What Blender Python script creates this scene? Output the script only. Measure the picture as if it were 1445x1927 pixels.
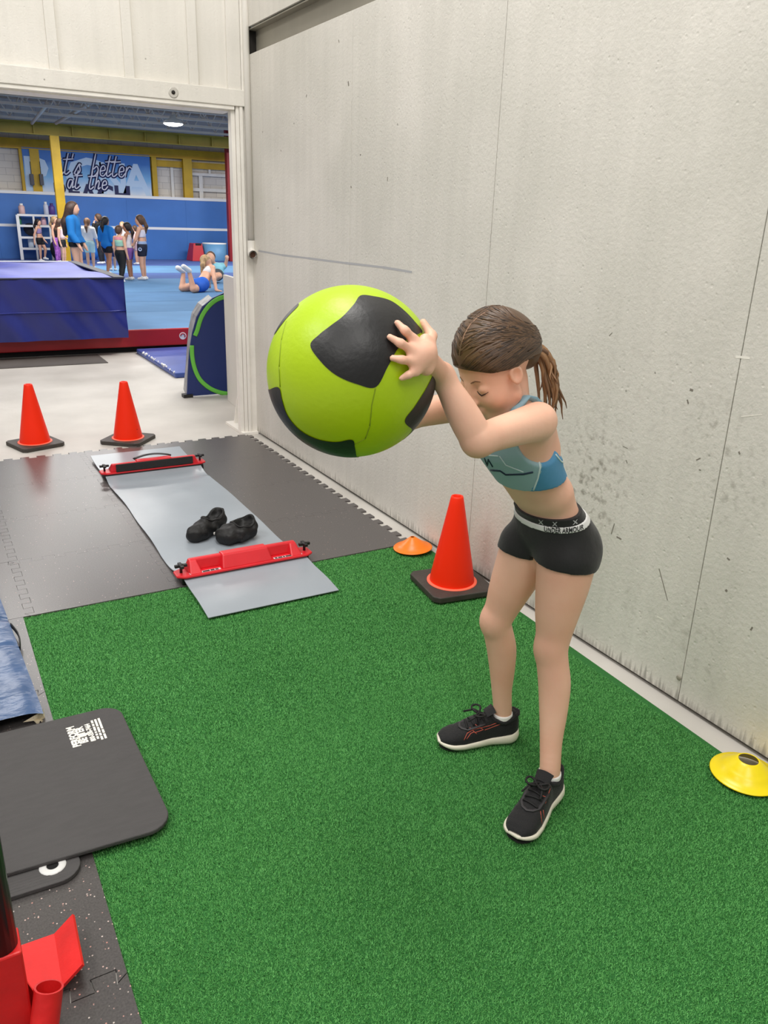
import bpy, bmesh, math, random
import numpy as np
from mathutils import Vector, Matrix
from mathutils.bvhtree import BVHTree

random.seed(7)
for o in list(bpy.data.objects):
    bpy.data.objects.remove(o)
S = bpy.context.scene
C = S.collection

# ------------------------------------------------------------------ camera
W_, H_, F_ = 1445.0, 1927.0, 1497.2
YAW, PITCH, ROLL, CH = 0.525272, 0.352618, 0.032166, 1.48
fwd = Vector((math.sin(YAW)*math.cos(PITCH), math.cos(YAW)*math.cos(PITCH), -math.sin(PITCH)))
rgt = Vector((math.cos(YAW), -math.sin(YAW), 0))
upv = rgt.cross(fwd)
cr = rgt*math.cos(ROLL) + upv*math.sin(ROLL)
cu = -rgt*math.sin(ROLL) + upv*math.cos(ROLL)
CAM = Vector((0, 0, CH))
cd = bpy.data.cameras.new('camera'); cam = bpy.data.objects.new('camera', cd); C.objects.link(cam)
cd.sensor_fit = 'HORIZONTAL'; cd.sensor_width = 36.0; cd.lens = F_/W_*36.0
cd.clip_start = 0.02; cd.clip_end = 200
cam.matrix_world = Matrix(((cr.x, cu.x, -fwd.x, 0), (cr.y, cu.y, -fwd.y, 0), (cr.z, cu.z, -fwd.z, CH), (0, 0, 0, 1)))
S.camera = cam

# ------------------------------------------------------------------ world, lights, exposure
S.view_settings.view_transform = 'Standard'; S.view_settings.look = 'None'
S.view_settings.gamma = 1.0; S.view_settings.use_curve_mapping = False
S.view_settings.exposure = 0.0
wd = bpy.data.worlds.new('hall_ambient'); S.world = wd; wd.use_nodes = True
wd.node_tree.nodes['Background'].inputs[0].default_value = (1.0, 0.98, 0.95, 1)
wd.node_tree.nodes['Background'].inputs[1].default_value = 0.40

def area(name, loc, sx, sy, power, col=(1, .97, .93)):
    l = bpy.data.lights.new(name, 'AREA'); l.shape = 'RECTANGLE'; l.size = sx; l.size_y = sy
    l.energy = power; l.color = col
    o = bpy.data.objects.new(name, l); C.objects.link(o); o.location = loc
    return o
area('ceiling_light', (0.7, 2.4, 5.2), 1.2, 2.4, 130)
area('ceiling_light', (-2.6, 2.2, 5.2), 1.2, 2.4, 130)
area('ceiling_light', (0.2, -1.6, 5.2), 1.2, 2.4, 85)
area('ceiling_light', (-2.6, -2.0, 5.2), 1.2, 2.4, 85)
area('gym_light', (3.4, 8.2, 3.3), 1.2, 2.4, 110)
area('gym_light', (0.2, 8.6, 3.3), 1.2, 2.4, 90)
area('gym_light', (2.0, 13.4, 3.35), 2.4, 1.2, 150)
area('gym_light', (7.0, 13.4, 3.35), 2.4, 1.2, 150)
area('gym_light', (3.5, 19.4, 3.3), 3.0, 1.0, 210)
area('gym_light', (8.5, 19.4, 3.3), 3.0, 1.0, 190)

# ------------------------------------------------------------------ pixel -> place
def ray(x, y):
    return cr*((x-W_/2)/F_) + cu*(-(y-H_/2)/F_) + fwd
def PF(x, y, z=0.0):
    d = ray(x, y); return CAM + d*((z-CH)/d.z)
def PY(x, y, Y):
    d = ray(x, y); return CAM + d*(Y/d.y)
def PX(x, y, X):
    d = ray(x, y); return CAM + d*(X/d.x)

# ------------------------------------------------------------------ materials
def lin(c):
    c = c/255.0
    return c/12.92 if c <= 0.04045 else ((c+0.055)/1.055)**2.4
def L3(rgb): return (lin(rgb[0]), lin(rgb[1]), lin(rgb[2]), 1)
MATS = {}
def mat(name, rgb, rough=.6, var=0.0, vscale=8.0, bump=0.0, bscale=60.0, metal=0.0, spec=.5, rgb2=None,
        stretch=(1, 1, 1), sss=0.0, emit=0.0, coat=0.0, sheen=0.0, vlow=.35, vhigh=.65, detail=4.0):
    if name in MATS: return MATS[name]
    m = bpy.data.materials.new(name); m.use_nodes = True
    nt = m.node_tree; b = nt.nodes['Principled BSDF']
    b.inputs['Roughness'].default_value = rough; b.inputs['Metallic'].default_value = metal
    b.inputs['Specular IOR Level'].default_value = spec
    if coat: b.inputs['Coat Weight'].default_value = coat; b.inputs['Coat Roughness'].default_value = .12
    if sheen: b.inputs['Sheen Weight'].default_value = sheen
    c1 = L3(rgb); b.inputs['Base Color'].default_value = c1
    tc = nt.nodes.new('ShaderNodeTexCoord'); mp = nt.nodes.new('ShaderNodeMapping')
    mp.inputs['Scale'].default_value = stretch
    nt.links.new(tc.outputs['Object'], mp.inputs[0])
    if var or rgb2:
        n = nt.nodes.new('ShaderNodeTexNoise'); n.inputs['Scale'].default_value = vscale; n.inputs['Detail'].default_value = detail
        nt.links.new(mp.outputs[0], n.inputs['Vector'])
        r = nt.nodes.new('ShaderNodeValToRGB')
        c2 = L3(rgb2) if rgb2 else tuple(max(0, min(1, v*(1+var))) for v in c1[:3])+(1,)
        r.color_ramp.elements[0].color = c1 if rgb2 else tuple(v*(1-var) for v in c1[:3])+(1,)
        r.color_ramp.elements[1].color = c2
        r.color_ramp.elements[0].position = vlow; r.color_ramp.elements[1].position = vhigh
        nt.links.new(n.outputs['Fac'], r.inputs[0]); nt.links.new(r.outputs[0], b.inputs['Base Color'])
    if bump:
        n2 = nt.nodes.new('ShaderNodeTexNoise'); n2.inputs['Scale'].default_value = bscale; n2.inputs['Detail'].default_value = 4
        nt.links.new(mp.outputs[0], n2.inputs['Vector'])
        bp = nt.nodes.new('ShaderNodeBump'); bp.inputs['Strength'].default_value = bump; bp.inputs['Distance'].default_value = .01
        nt.links.new(n2.outputs['Fac'], bp.inputs['Height']); nt.links.new(bp.outputs[0], b.inputs['Normal'])
    if sss:
        b.inputs['Subsurface Weight'].default_value = sss; b.inputs['Subsurface Radius'].default_value = (1, .4, .25)
        b.inputs['Subsurface Scale'].default_value = .01
    if emit:
        b.inputs['Emission Color'].default_value = (1, .98, .92, 1); b.inputs['Emission Strength'].default_value = emit
    MATS[name] = m
    return m

# ------------------------------------------------------------------ mesh helpers
class MB:
    def __init__(s): s.v = []; s.f = []; s.sm = []
    def add(s, vs, fs, smooth=False):
        n = len(s.v); s.v += [tuple(v) for v in vs]
        for f in fs: s.f.append([i+n for i in f]); s.sm.append(smooth)
        return s
    def box(s, lo, hi, M=None):
        x0, y0, z0 = lo; x1, y1, z1 = hi
        vs = [Vector(p) for p in ((x0,y0,z0),(x1,y0,z0),(x1,y1,z0),(x0,y1,z0),(x0,y0,z1),(x1,y0,z1),(x1,y1,z1),(x0,y1,z1))]
        if M: vs = [M @ v for v in vs]
        return s.add(vs, [(0,3,2,1),(4,5,6,7),(0,1,5,4),(1,2,6,5),(2,3,7,6),(3,0,4,7)])
    def prism(s, pts, d):
        """closed polygon pts (3D list) extruded by vector d"""
        n = len(pts); d = Vector(d); a = [Vector(p) for p in pts]; b = [p+d for p in a]
        return s.add(a+b, [list(range(n))[::-1], list(range(n, 2*n))] + [(i, (i+1) % n, (i+1) % n+n, i+n) for i in range(n)])
    def tube(s, pts, r, n=8, cap=True, flat=None):
        pts = [Vector(p) for p in pts]; m = len(pts)
        rs = r if isinstance(r, (list, tuple)) else [r]*m
        base = len(s.v); prev = None
        for i, p in enumerate(pts):
            t = (pts[min(i+1, m-1)]-pts[max(i-1, 0)]).normalized()
            if prev is None:
                u = t.cross(Vector((0, 0, 1)) if abs(t.z) < .9 else Vector((1, 0, 0))).normalized()
            else:
                u = (prev - t*prev.dot(t)).normalized()
            prev = u; w = t.cross(u)
            for k in range(n):
                a = 2*math.pi*k/n
                q = u*math.cos(a)*rs[i] + w*math.sin(a)*rs[i]
                if flat is not None:
                    fd, ff = flat; fd = Vector(fd); q = q - fd*q.dot(fd)*(1-ff)
                s.v.append(tuple(p+q))
        for i in range(m-1):
            for k in range(n):
                a = base+i*n+k; b = base+i*n+(k+1) % n
                s.f.append([a, b, b+n, a+n]); s.sm.append(True)
        if cap:
            s.f.append([base+k for k in range(n)][::-1]); s.sm.append(False)
            s.f.append([base+(m-1)*n+k for k in range(n)]); s.sm.append(False)
        return s
    def lathe(s, prof, c=(0, 0, 0), n=40, M=None, cap0=False, cap1=False):
        base = len(s.v); c = Vector(c)
        for r, z in prof:
            for k in range(n):
                a = 2*math.pi*k/n; q = Vector((r*math.cos(a), r*math.sin(a), z))
                s.v.append(tuple(c + (M @ q if M else q)))
        m = len(prof)
        for i in range(m-1):
            for k in range(n):
                a = base+i*n+k; b = base+i*n+(k+1) % n
                s.f.append([a, b, b+n, a+n]); s.sm.append(True)
        if cap0: s.f.append([base+k for k in range(n)][::-1]); s.sm.append(False)
        if cap1: s.f.append([base+(m-1)*n+k for k in range(n)]); s.sm.append(False)
        return s
    def grid(s, fn, nu, nv, smooth=True):
        base = len(s.v)
        for i in range(nu+1):
            for j in range(nv+1): s.v.append(tuple(fn(i/nu, j/nv)))
        for i in range(nu):
            for j in range(nv):
                a = base+i*(nv+1)+j; s.f.append([a, a+nv+1, a+nv+2, a+1]); s.sm.append(smooth)
        return s
    def build(s, name, m, parent=None, bevel=0, seg=2, autosm=False):
        me = bpy.data.meshes.new(name); me.from_pydata(s.v, [], s.f); me.validate()
        if len(me.polygons) == len(s.sm): me.polygons.foreach_set('use_smooth', s.sm)
        o = bpy.data.objects.new(name, me); C.objects.link(o)
        if m: me.materials.append(m)
        if bevel:
            bm = bmesh.new(); bm.from_mesh(me)
            bmesh.ops.remove_doubles(bm, verts=bm.verts, dist=1e-6)
            ed = [e for e in bm.edges if len(e.link_faces) == 2 and e.calc_face_angle(0) > .5]
            bmesh.ops.bevel(bm, geom=ed, offset=bevel, segments=seg, affect='EDGES', profile=.5, clamp_overlap=True)
            bm.to_mesh(me); bm.free()
        if parent is not None:
            o.parent = parent
            o.matrix_parent_inverse = Matrix.Translation(parent.location).inverted() if parent.type == 'EMPTY' else Matrix()
        me.update()
        return o
def tag(o, label=None, cat=None, group=None, kind=None):
    if label: o['label'] = label
    if cat: o['category'] = cat
    if group: o['group'] = group
    if kind: o['kind'] = kind
    return o
def thing(name, label, cat, loc=(0, 0, 0), group=None):
    o = bpy.data.objects.new(name, None); C.objects.link(o); o.location = loc; o.empty_display_size = .05
    return tag(o, label, cat, group)
def mbox(name, lo, hi, m, parent=None, bevel=0, M=None):
    return MB().box(lo, hi, M).build(name, m, parent, bevel)
def copy_tree(o, loc, rz=0.0, label=None):
    c = o.copy(); C.objects.link(c); c.location = loc; c.rotation_euler = (0, 0, rz)
    if label: c['label'] = label
    for ch in o.children:
        k = ch.copy(); C.objects.link(k); k.parent = c; k.matrix_parent_inverse = ch.matrix_parent_inverse.copy()
    return c
def text_mesh(txt, size=1.0, bold=0.0, align='CENTER', space=1.0, res=2):
    """built-in font as (verts2d, faces); centred"""
    cu_ = bpy.data.curves.new('t', 'FONT'); cu_.body = txt; cu_.size = size; cu_.align_x = align; cu_.align_y = 'CENTER'
    cu_.offset = bold; cu_.resolution_u = res; cu_.space_character = space
    o = bpy.data.objects.new('t', cu_); C.objects.link(o)
    dg = bpy.context.evaluated_depsgraph_get(); me = bpy.data.meshes.new_from_object(o.evaluated_get(dg))
    vs = [v.co.copy() for v in me.vertices]; fs = [list(p.vertices) for p in me.polygons]
    bpy.data.objects.remove(o); bpy.data.curves.remove(cu_); bpy.data.meshes.remove(me)
    return vs, fs
def text_obj(name, txt, size, m, org, u, v, parent=None, bold=0.0, off=0.0, space=1.0, sx=1.0):
    vs, fs = text_mesh(txt, size, bold, space=space)
    org = Vector(org); u = Vector(u).normalized(); v = Vector(v).normalized(); n = u.cross(v)
    return MB().add([org+u*(p.x*sx)+v*p.y+n*off for p in vs], fs).build(name, m, parent)
# ================================================================== sculpting: smooth blended volumes -> one continuous surface
class SDF:
    def __init__(s, lo, hi, h):
        s.h = h; s.lo = np.array(lo, float); s.n = [int(math.ceil((hi[i]-lo[i])/h))+1 for i in range(3)]
        s.ax = [(s.lo[i]+h*np.arange(s.n[i])).astype(np.float32) for i in range(3)]
        s.S = np.full(s.n, .5, np.float32)
    def win(s, lo, hi):
        sl = []
        for i in range(3):
            a = max(0, int((lo[i]-s.lo[i])/s.h)-1); b = min(s.n[i], int((hi[i]-s.lo[i])/s.h)+3)
            if b <= a: return None
            sl.append(slice(a, b))
        return tuple(sl)
    def pts(s, sl):
        return np.meshgrid(s.ax[0][sl[0]], s.ax[1][sl[1]], s.ax[2][sl[2]], indexing='ij')
    def mix(s, d, sl, k, carve=False):
        A = s.S[sl]
        if carve:
            B = -d; hh = np.maximum(k-np.abs(A-B), 0)/k; s.S[sl] = np.maximum(A, B)+hh*hh*k*.25
        else:
            hh = np.maximum(k-np.abs(A-d), 0)/k; s.S[sl] = np.minimum(A, d)-hh*hh*k*.25
    def cone(s, a, ra, b, rb, k=.02, lat=None, lf=1.0, carve=False):
        a = np.array(a, float); b = np.array(b, float); R = max(ra, rb)*max(1, lf)+max(k, .02)+2*s.h
        sl = s.win(np.minimum(a, b)-R, np.maximum(a, b)+R)
        if sl is None: return
        X, Y, Z = s.pts(sl); ab = b-a; L2 = max(float(ab@ab), 1e-9)
        t = np.clip(((X-a[0])*ab[0]+(Y-a[1])*ab[1]+(Z-a[2])*ab[2])/L2, 0, 1)
        vx = X-a[0]-t*ab[0]; vy = Y-a[1]-t*ab[1]; vz = Z-a[2]-t*ab[2]
        d2 = vx*vx+vy*vy+vz*vz
        if lat is not None:
            l = np.array(lat, float); l /= np.linalg.norm(l); q = vx*l[0]+vy*l[1]+vz*l[2]; d2 = d2-q*q*(1-1/lf**2)
        s.mix(np.sqrt(np.maximum(d2, 0))-(ra+(rb-ra)*t), sl, k, carve)
    def ell(s, c, r, R=None, k=.02, carve=False):
        c = np.array(c, float); r = np.array(r if hasattr(r, '__len__') else (r, r, r), float); m = r.max()+max(k, .02)+2*s.h
        sl = s.win(c-m, c+m)
        if sl is None: return
        X, Y, Z = s.pts(sl); X = X-c[0]; Y = Y-c[1]; Z = Z-c[2]
        if R is not None:
            R = np.array(R, float); X, Y, Z = (R[0, 0]*X+R[0, 1]*Y+R[0, 2]*Z, R[1, 0]*X+R[1, 1]*Y+R[1, 2]*Z, R[2, 0]*X+R[2, 1]*Y+R[2, 2]*Z)
        k0 = np.sqrt((X/r[0])**2+(Y/r[1])**2+(Z/r[2])**2); k1 = np.sqrt((X/r[0]**2)**2+(Y/r[1]**2)**2+(Z/r[2]**2)**2)+1e-9
        s.mix(k0*(k0-1)/k1, sl, k, carve)
    def plane(s, o, n):
        """keep the side the normal points away from"""
        o = np.array(o, float); n = np.array(n, float); n /= np.linalg.norm(n)
        X, Y, Z = np.meshgrid(*s.ax, indexing='ij', sparse=True)
        s.S = np.maximum(s.S, ((X-o[0])*n[0]+(Y-o[1])*n[1]+(Z-o[2])*n[2]).astype(np.float32))
    def run(s, ops, grow=0.0):
        for o in ops:
            f = o[0]
            if f == 'c': s.cone(*o[2], **o[3])
            else: s.ell(*o[2], **o[3])
        if grow: s.S -= grow
        return s
    def mesh(s, name, m, parent=None, smooth=0):
        S = s.S.copy()
        for ax in range(3):
            i0 = [slice(None)]*3; i0[ax] = 0; S[tuple(i0)] = np.maximum(S[tuple(i0)], .01); i0[ax] = -1; S[tuple(i0)] = np.maximum(S[tuple(i0)], .01)
        g = S < 0
        cnt = np.zeros([n-1 for n in g.shape], np.int8)
        for dx in (0, 1):
            for dy in (0, 1):
                for dz in (0, 1): cnt += g[dx:g.shape[0]-1+dx, dy:g.shape[1]-1+dy, dz:g.shape[2]-1+dz]
        act = (cnt > 0) & (cnt < 8); I, J, K = np.nonzero(act); N = len(I)
        idx = np.full(act.shape, -1, np.int32); idx[I, J, K] = np.arange(N)
        P = np.zeros((N, 3)); Wt = np.zeros(N)
        for ax in range(3):
            o1, o2 = [a for a in range(3) if a != ax]
            for b1 in (0, 1):
                for b2 in (0, 1):
                    off = [0, 0, 0]; off[o1] = b1; off[o2] = b2; of2 = list(off); of2[ax] = 1
                    s0 = S[I+off[0], J+off[1], K+off[2]]; s1 = S[I+of2[0], J+of2[1], K+of2[2]]
                    c = (s0 < 0) != (s1 < 0); t = np.where(c, s0/np.where(c, s0-s1, 1), 0)
                    q = np.tile(np.array(off, float), (N, 1)); q[:, ax] = t; P += q*c[:, None]; Wt += c
        P = P/np.maximum(Wt, 1)[:, None]; P = (np.stack([I, J, K], 1)+P)*s.h+s.lo
        Q = []
        for ax in range(3):
            o1, o2 = [(1, 2), (2, 0), (0, 1)][ax]
            a = [slice(None)]*3; b = [slice(None)]*3; a[ax] = slice(0, -1); b[ax] = slice(1, None)
            for o in (o1, o2): a[o] = slice(1, -1); b[o] = slice(1, -1)
            ga, gb = g[tuple(a)], g[tuple(b)]; e = np.stack(np.nonzero(ga != gb), 1); ins = ga[tuple(e.T)]
            e[:, o1] += 1; e[:, o2] += 1
            def at(d1, d2):
                q = e.copy(); q[:, o1] += d1; q[:, o2] += d2; return idx[q[:, 0], q[:, 1], q[:, 2]]
            quad = np.stack([at(-1, -1), at(0, -1), at(0, 0), at(-1, 0)], 1)
            quad[~ins] = quad[~ins][:, ::-1]; Q.append(quad)
        Q = np.concatenate(Q); Q = Q[(Q >= 0).all(1)]
        if smooth:
            ed = np.concatenate([Q[:, [0, 1]], Q[:, [1, 2]], Q[:, [2, 3]], Q[:, [3, 0]]])
            for _ in range(smooth):
                A = np.zeros_like(P); c = np.zeros(N); np.add.at(A, ed[:, 0], P[ed[:, 1]]); np.add.at(c, ed[:, 0], 1)
                P = .5*P+.5*A/np.maximum(c, 1)[:, None]
        me = bpy.data.meshes.new(name); me.vertices.add(N); me.vertices.foreach_set('co', P.astype(np.float32).ravel())
        nf = len(Q); me.loops.add(nf*4); me.loops.foreach_set('vertex_index', Q.astype(np.int32).ravel())
        me.polygons.add(nf); me.polygons.foreach_set('loop_start', np.arange(0, nf*4, 4, dtype=np.int32)); me.update(calc_edges=True); me.validate()
        me.polygons.foreach_set('use_smooth', [True]*len(me.polygons))
        o = bpy.data.objects.new(name, me); C.objects.link(o)
        if m: me.materials.append(m)
        if parent is not None:
            o.parent = parent
            if parent.type == 'EMPTY': o.matrix_parent_inverse = Matrix.Translation(parent.location).inverted()
        return o
def ops_c(tag_, a, ra, b, rb, k=.02, lat=None, lf=1.0, carve=False): return ('c', tag_, (a, ra, b, rb), dict(k=k, lat=lat, lf=lf, carve=carve))
def ops_e(tag_, c, r, R=None, k=.02, carve=False): return ('e', tag_, (c, r), dict(R=R, k=k, carve=carve))
def bvh_of(o):
    me = o.data
    return BVHTree.FromPolygons([v.co.copy() for v in me.vertices], [list(p.vertices) for p in me.polygons])
def hit(bv, x, y):
    h = bv.ray_cast(CAM, ray(x, y).normalized()); return (h[0], h[1]) if h[0] is not None else (None, None)
def line_on(bv, pts, r, name, m, parent, n=6, sub=4, lift=.0006):
    P = []
    for (x0, y0), (x1, y1) in zip(pts[:-1], pts[1:]):
        for k in range(sub): P.append((x0+(x1-x0)*k/sub, y0+(y1-y0)*k/sub))
    P.append(pts[-1]); Q = []
    for p in P:
        a, nn = hit(bv, *p)
        if a is not None: Q.append(a+nn*lift)
    if len(Q) < 2: return None
    return MB().tube(Q, r, n).build(name, m, parent)
def patch_on(bv, poly, name, m, parent, lift=.0012, n=10):
    """fill of a 4-point picture patch laid on a surface"""
    (a, b, c, d) = [Vector((p[0], p[1], 0)) for p in poly]; mb = MB(); vs = []
    for i in range(n+1):
        for j in range(n+1):
            p = a.lerp(b, i/n).lerp(d.lerp(c, i/n), j/n); q, nn = hit(bv, p.x, p.y)
            if q is None: return None
            vs.append(q+nn*lift)
    mb.add(vs, [(i*(n+1)+j, (i+1)*(n+1)+j, (i+1)*(n+1)+j+1, i*(n+1)+j+1) for i in range(n) for j in range(n)], True)
    return mb.build(name, m, parent)
def text_on(bv, txt, p0, p1, hpx, name, m, parent, bold=.0, lift=.0012):
    """lettering laid on a surface: baseline runs from p0 to p1"""
    vs, fs = text_mesh(txt, 1.0, bold); xs_ = [v.x for v in vs]; x0, x1 = min(xs_), max(xs_)
    a = Vector((p0[0], p0[1], 0)); b = Vector((p1[0], p1[1], 0)); d = (b-a); up_ = Vector((d.y, -d.x, 0)).normalized()
    out = []
    for v in vs:
        p = a+d*((v.x-x0)/(x1-x0))+up_*(v.y+.35)*hpx; q, nn = hit(bv, p.x, p.y)
        if q is None: return None
        out.append(q+nn*lift)
    return MB().add(out, fs).build(name, m, parent)

# ================================================================== near room: setting
XW, YD = 2.006, 5.34          # right wall plane, doorway wall plane
M_conc = mat('concrete', (206, 202, 195), .5, rgb2=(186, 182, 175), vscale=1.6, bump=.12, bscale=30, detail=8)
fl = MB().box((-5, -4, -.12), (14, 26, -.009)).build('floor', M_conc); tag(fl, kind='structure')

def wallmat(name, c1, c2, smudge=True):
    m = bpy.data.materials.new(name); m.use_nodes = True; nt = m.node_tree; N = nt.nodes.new; K = nt.links.new
    b = nt.nodes['Principled BSDF']; b.inputs['Roughness'].default_value = .5; b.inputs['Specular IOR Level'].default_value = .45
    tc = N('ShaderNodeTexCoord')
    n1 = N('ShaderNodeTexNoise'); n1.inputs['Scale'].default_value = 1.7; n1.inputs['Detail'].default_value = 3; K(tc.outputs['Object'], n1.inputs['Vector'])
    r1 = N('ShaderNodeValToRGB'); r1.color_ramp.elements[0].color = L3(c1); r1.color_ramp.elements[1].color = L3(c2)
    r1.color_ramp.elements[0].position = .35; r1.color_ramp.elements[1].position = .65; K(n1.outputs['Fac'], r1.inputs[0])
    # faint vertical grain
    mp = N('ShaderNodeMapping'); mp.inputs['Scale'].default_value = (14, 14, .5); K(tc.outputs['Object'], mp.inputs[0])
    n2 = N('ShaderNodeTexNoise'); n2.inputs['Scale'].default_value = 1.5; n2.inputs['Detail'].default_value = 5; K(mp.outputs[0], n2.inputs['Vector'])
    mx = N('ShaderNodeMixRGB'); mx.blend_type = 'MULTIPLY'; mx.inputs[0].default_value = .14; K(r1.outputs[0], mx.inputs[1]); K(n2.outputs['Fac'], mx.inputs[2])
    last = mx
    if smudge:
        sep = N('ShaderNodeSeparateXYZ'); K(tc.outputs['Object'], sep.inputs[0])
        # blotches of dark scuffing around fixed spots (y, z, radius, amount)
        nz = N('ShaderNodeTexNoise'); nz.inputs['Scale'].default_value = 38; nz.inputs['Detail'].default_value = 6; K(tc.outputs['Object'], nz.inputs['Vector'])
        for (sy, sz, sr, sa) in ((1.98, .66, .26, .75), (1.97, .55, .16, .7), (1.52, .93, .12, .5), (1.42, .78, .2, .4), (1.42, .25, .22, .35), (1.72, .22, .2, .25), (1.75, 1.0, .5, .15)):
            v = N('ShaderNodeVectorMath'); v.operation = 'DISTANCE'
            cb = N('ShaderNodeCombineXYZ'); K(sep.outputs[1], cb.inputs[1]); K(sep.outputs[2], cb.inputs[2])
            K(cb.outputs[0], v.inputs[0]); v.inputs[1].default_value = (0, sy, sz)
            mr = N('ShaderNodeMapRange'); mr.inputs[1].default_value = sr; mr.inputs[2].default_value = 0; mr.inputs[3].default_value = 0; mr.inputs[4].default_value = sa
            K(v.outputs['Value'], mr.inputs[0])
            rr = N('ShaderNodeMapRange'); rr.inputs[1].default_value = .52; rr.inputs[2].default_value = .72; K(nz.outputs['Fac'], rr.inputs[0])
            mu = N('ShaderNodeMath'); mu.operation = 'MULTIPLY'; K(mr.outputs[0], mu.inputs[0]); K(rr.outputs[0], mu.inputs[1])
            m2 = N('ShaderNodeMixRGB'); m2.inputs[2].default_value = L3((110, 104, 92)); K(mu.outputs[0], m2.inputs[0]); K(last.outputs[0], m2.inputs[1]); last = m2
        # kicked-up dirt streaks along the foot of the sheets
        mp3 = N('ShaderNodeMapping'); mp3.inputs['Scale'].default_value = (1, 70, 4); K(tc.outputs['Object'], mp3.inputs[0])
        n3 = N('ShaderNodeTexNoise'); n3.inputs['Scale'].default_value = 1; n3.inputs['Detail'].default_value = 3; K(mp3.outputs[0], n3.inputs['Vector'])
        h = N('ShaderNodeMapRange'); h.inputs[1].default_value = .10; h.inputs[2].default_value = .0; h.inputs[3].default_value = -.35; h.inputs[4].default_value = .25; K(sep.outputs[2], h.inputs[0])
        ad = N('ShaderNodeMath'); ad.operation = 'ADD'; K(n3.outputs['Fac'], ad.inputs[0]); K(h.outputs[0], ad.inputs[1])
        r3 = N('ShaderNodeMapRange'); r3.inputs[1].default_value = .52; r3.inputs[2].default_value = .75; r3.inputs[4].default_value = .55; K(ad.outputs[0], r3.inputs[0])
        m3 = N('ShaderNodeMixRGB'); m3.inputs[2].default_value = L3((95, 90, 82)); K(r3.outputs[0], m3.inputs[0]); K(last.outputs[0], m3.inputs[1]); last = m3
    # sparse nail holes
    vo = N('ShaderNodeTexVoronoi'); vo.inputs['Scale'].default_value = 9; K(tc.outputs['Object'], vo.inputs['Vector'])
    r4 = N('ShaderNodeMapRange'); r4.inputs[1].default_value = .05; r4.inputs[2].default_value = .035; K(vo.outputs['Distance'], r4.inputs[0])
    nn = N('ShaderNodeTexNoise'); nn.inputs['Scale'].default_value = 4; K(tc.outputs['Object'], nn.inputs['Vector'])
    r5 = N('ShaderNodeMapRange'); r5.inputs[1].default_value = .5; r5.inputs[2].default_value = .6; r5.inputs[4].default_value = .55; K(nn.outputs['Fac'], r5.inputs[0])
    mu4 = N('ShaderNodeMath'); mu4.operation = 'MULTIPLY'; K(r4.outputs[0], mu4.inputs[0]); K(r5.outputs[0], mu4.inputs[1])
    m4 = N('ShaderNodeMixRGB'); m4.inputs[2].default_value = L3((80, 74, 66)); K(mu4.outputs[0], m4.inputs[0]); K(last.outputs[0], m4.inputs[1])
    K(m4.outputs[0], b.inputs['Base Color'])
    # relief: paint texture, dents
    na = N('ShaderNodeTexNoise'); na.inputs['Scale'].default_value = 85; na.inputs['Detail'].default_value = 4; K(tc.outputs['Object'], na.inputs['Vector'])
    nb = N('ShaderNodeTexVoronoi'); nb.inputs['Scale'].default_value = 26; K(tc.outputs['Object'], nb.inputs['Vector'])
    r6 = N('ShaderNodeMapRange'); r6.inputs[1].default_value = .16; r6.inputs[2].default_value = .05; r6.inputs[4].default_value = .5; K(nb.outputs['Distance'], r6.inputs[0])
    s6 = N('ShaderNodeMath'); s6.operation = 'SUBTRACT'; K(na.outputs['Fac'], s6.inputs[0]); K(r6.outputs[0], s6.inputs[1])
    bp = N('ShaderNodeBump'); bp.inputs['Strength'].default_value = .42; bp.inputs['Distance'].default_value = .004; K(s6.outputs[0], bp.inputs['Height']); K(bp.outputs[0], b.inputs['Normal'])
    return m
M_wall = wallmat('painted_plywood', (230, 226, 218), (216, 213, 204))
M_wallup = wallmat('painted_plywood_door', (240, 236, 228), (232, 228, 219), smudge=False)
M_white = mat('white_trim_paint', (238, 234, 226), .5, var=.05, vscale=6, bump=.15, bscale=40)
M_dark = mat('dark_gap', (40, 36, 32), .8)
M_steel = mat('grey_girt', (150, 145, 132), .5, var=.08, vscale=3)

wr = MB().box((XW+.075, -4, -.1), (XW+.12, YD+.1, 4.2)).build('wall_right', M_dark); tag(wr, kind='structure')
seams = [-2.19, -.97, .25, 1.473, 2.69, 3.91, 5.13, YD+.02]
for a, b_ in zip(seams[:-1], seams[1:]):
    mbox('plywood_panel', (XW, a+.0015, .006), (XW+.014, b_-.0015, 2.412), M_wall, wr, bevel=.0015)
    mbox('plywood_panel', (XW-.004, a+.0015, 2.56), (XW+.014, b_-.0015, 4.2), M_wall, wr, bevel=.0015)
# steel girt set back between lower and upper sheets
g = MB(); g.box((XW+.055, -4, 2.38), (XW+.062, YD, 2.60)); g.box((XW+.005, -4, 2.546), (XW+.055, YD, 2.553)); g.build('girt', M_steel, wr); mbox('girt_end', (XW-.002, YD-.012, 2.405), (XW+.08, YD+.03, 2.565), M_dark, wr)

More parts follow.
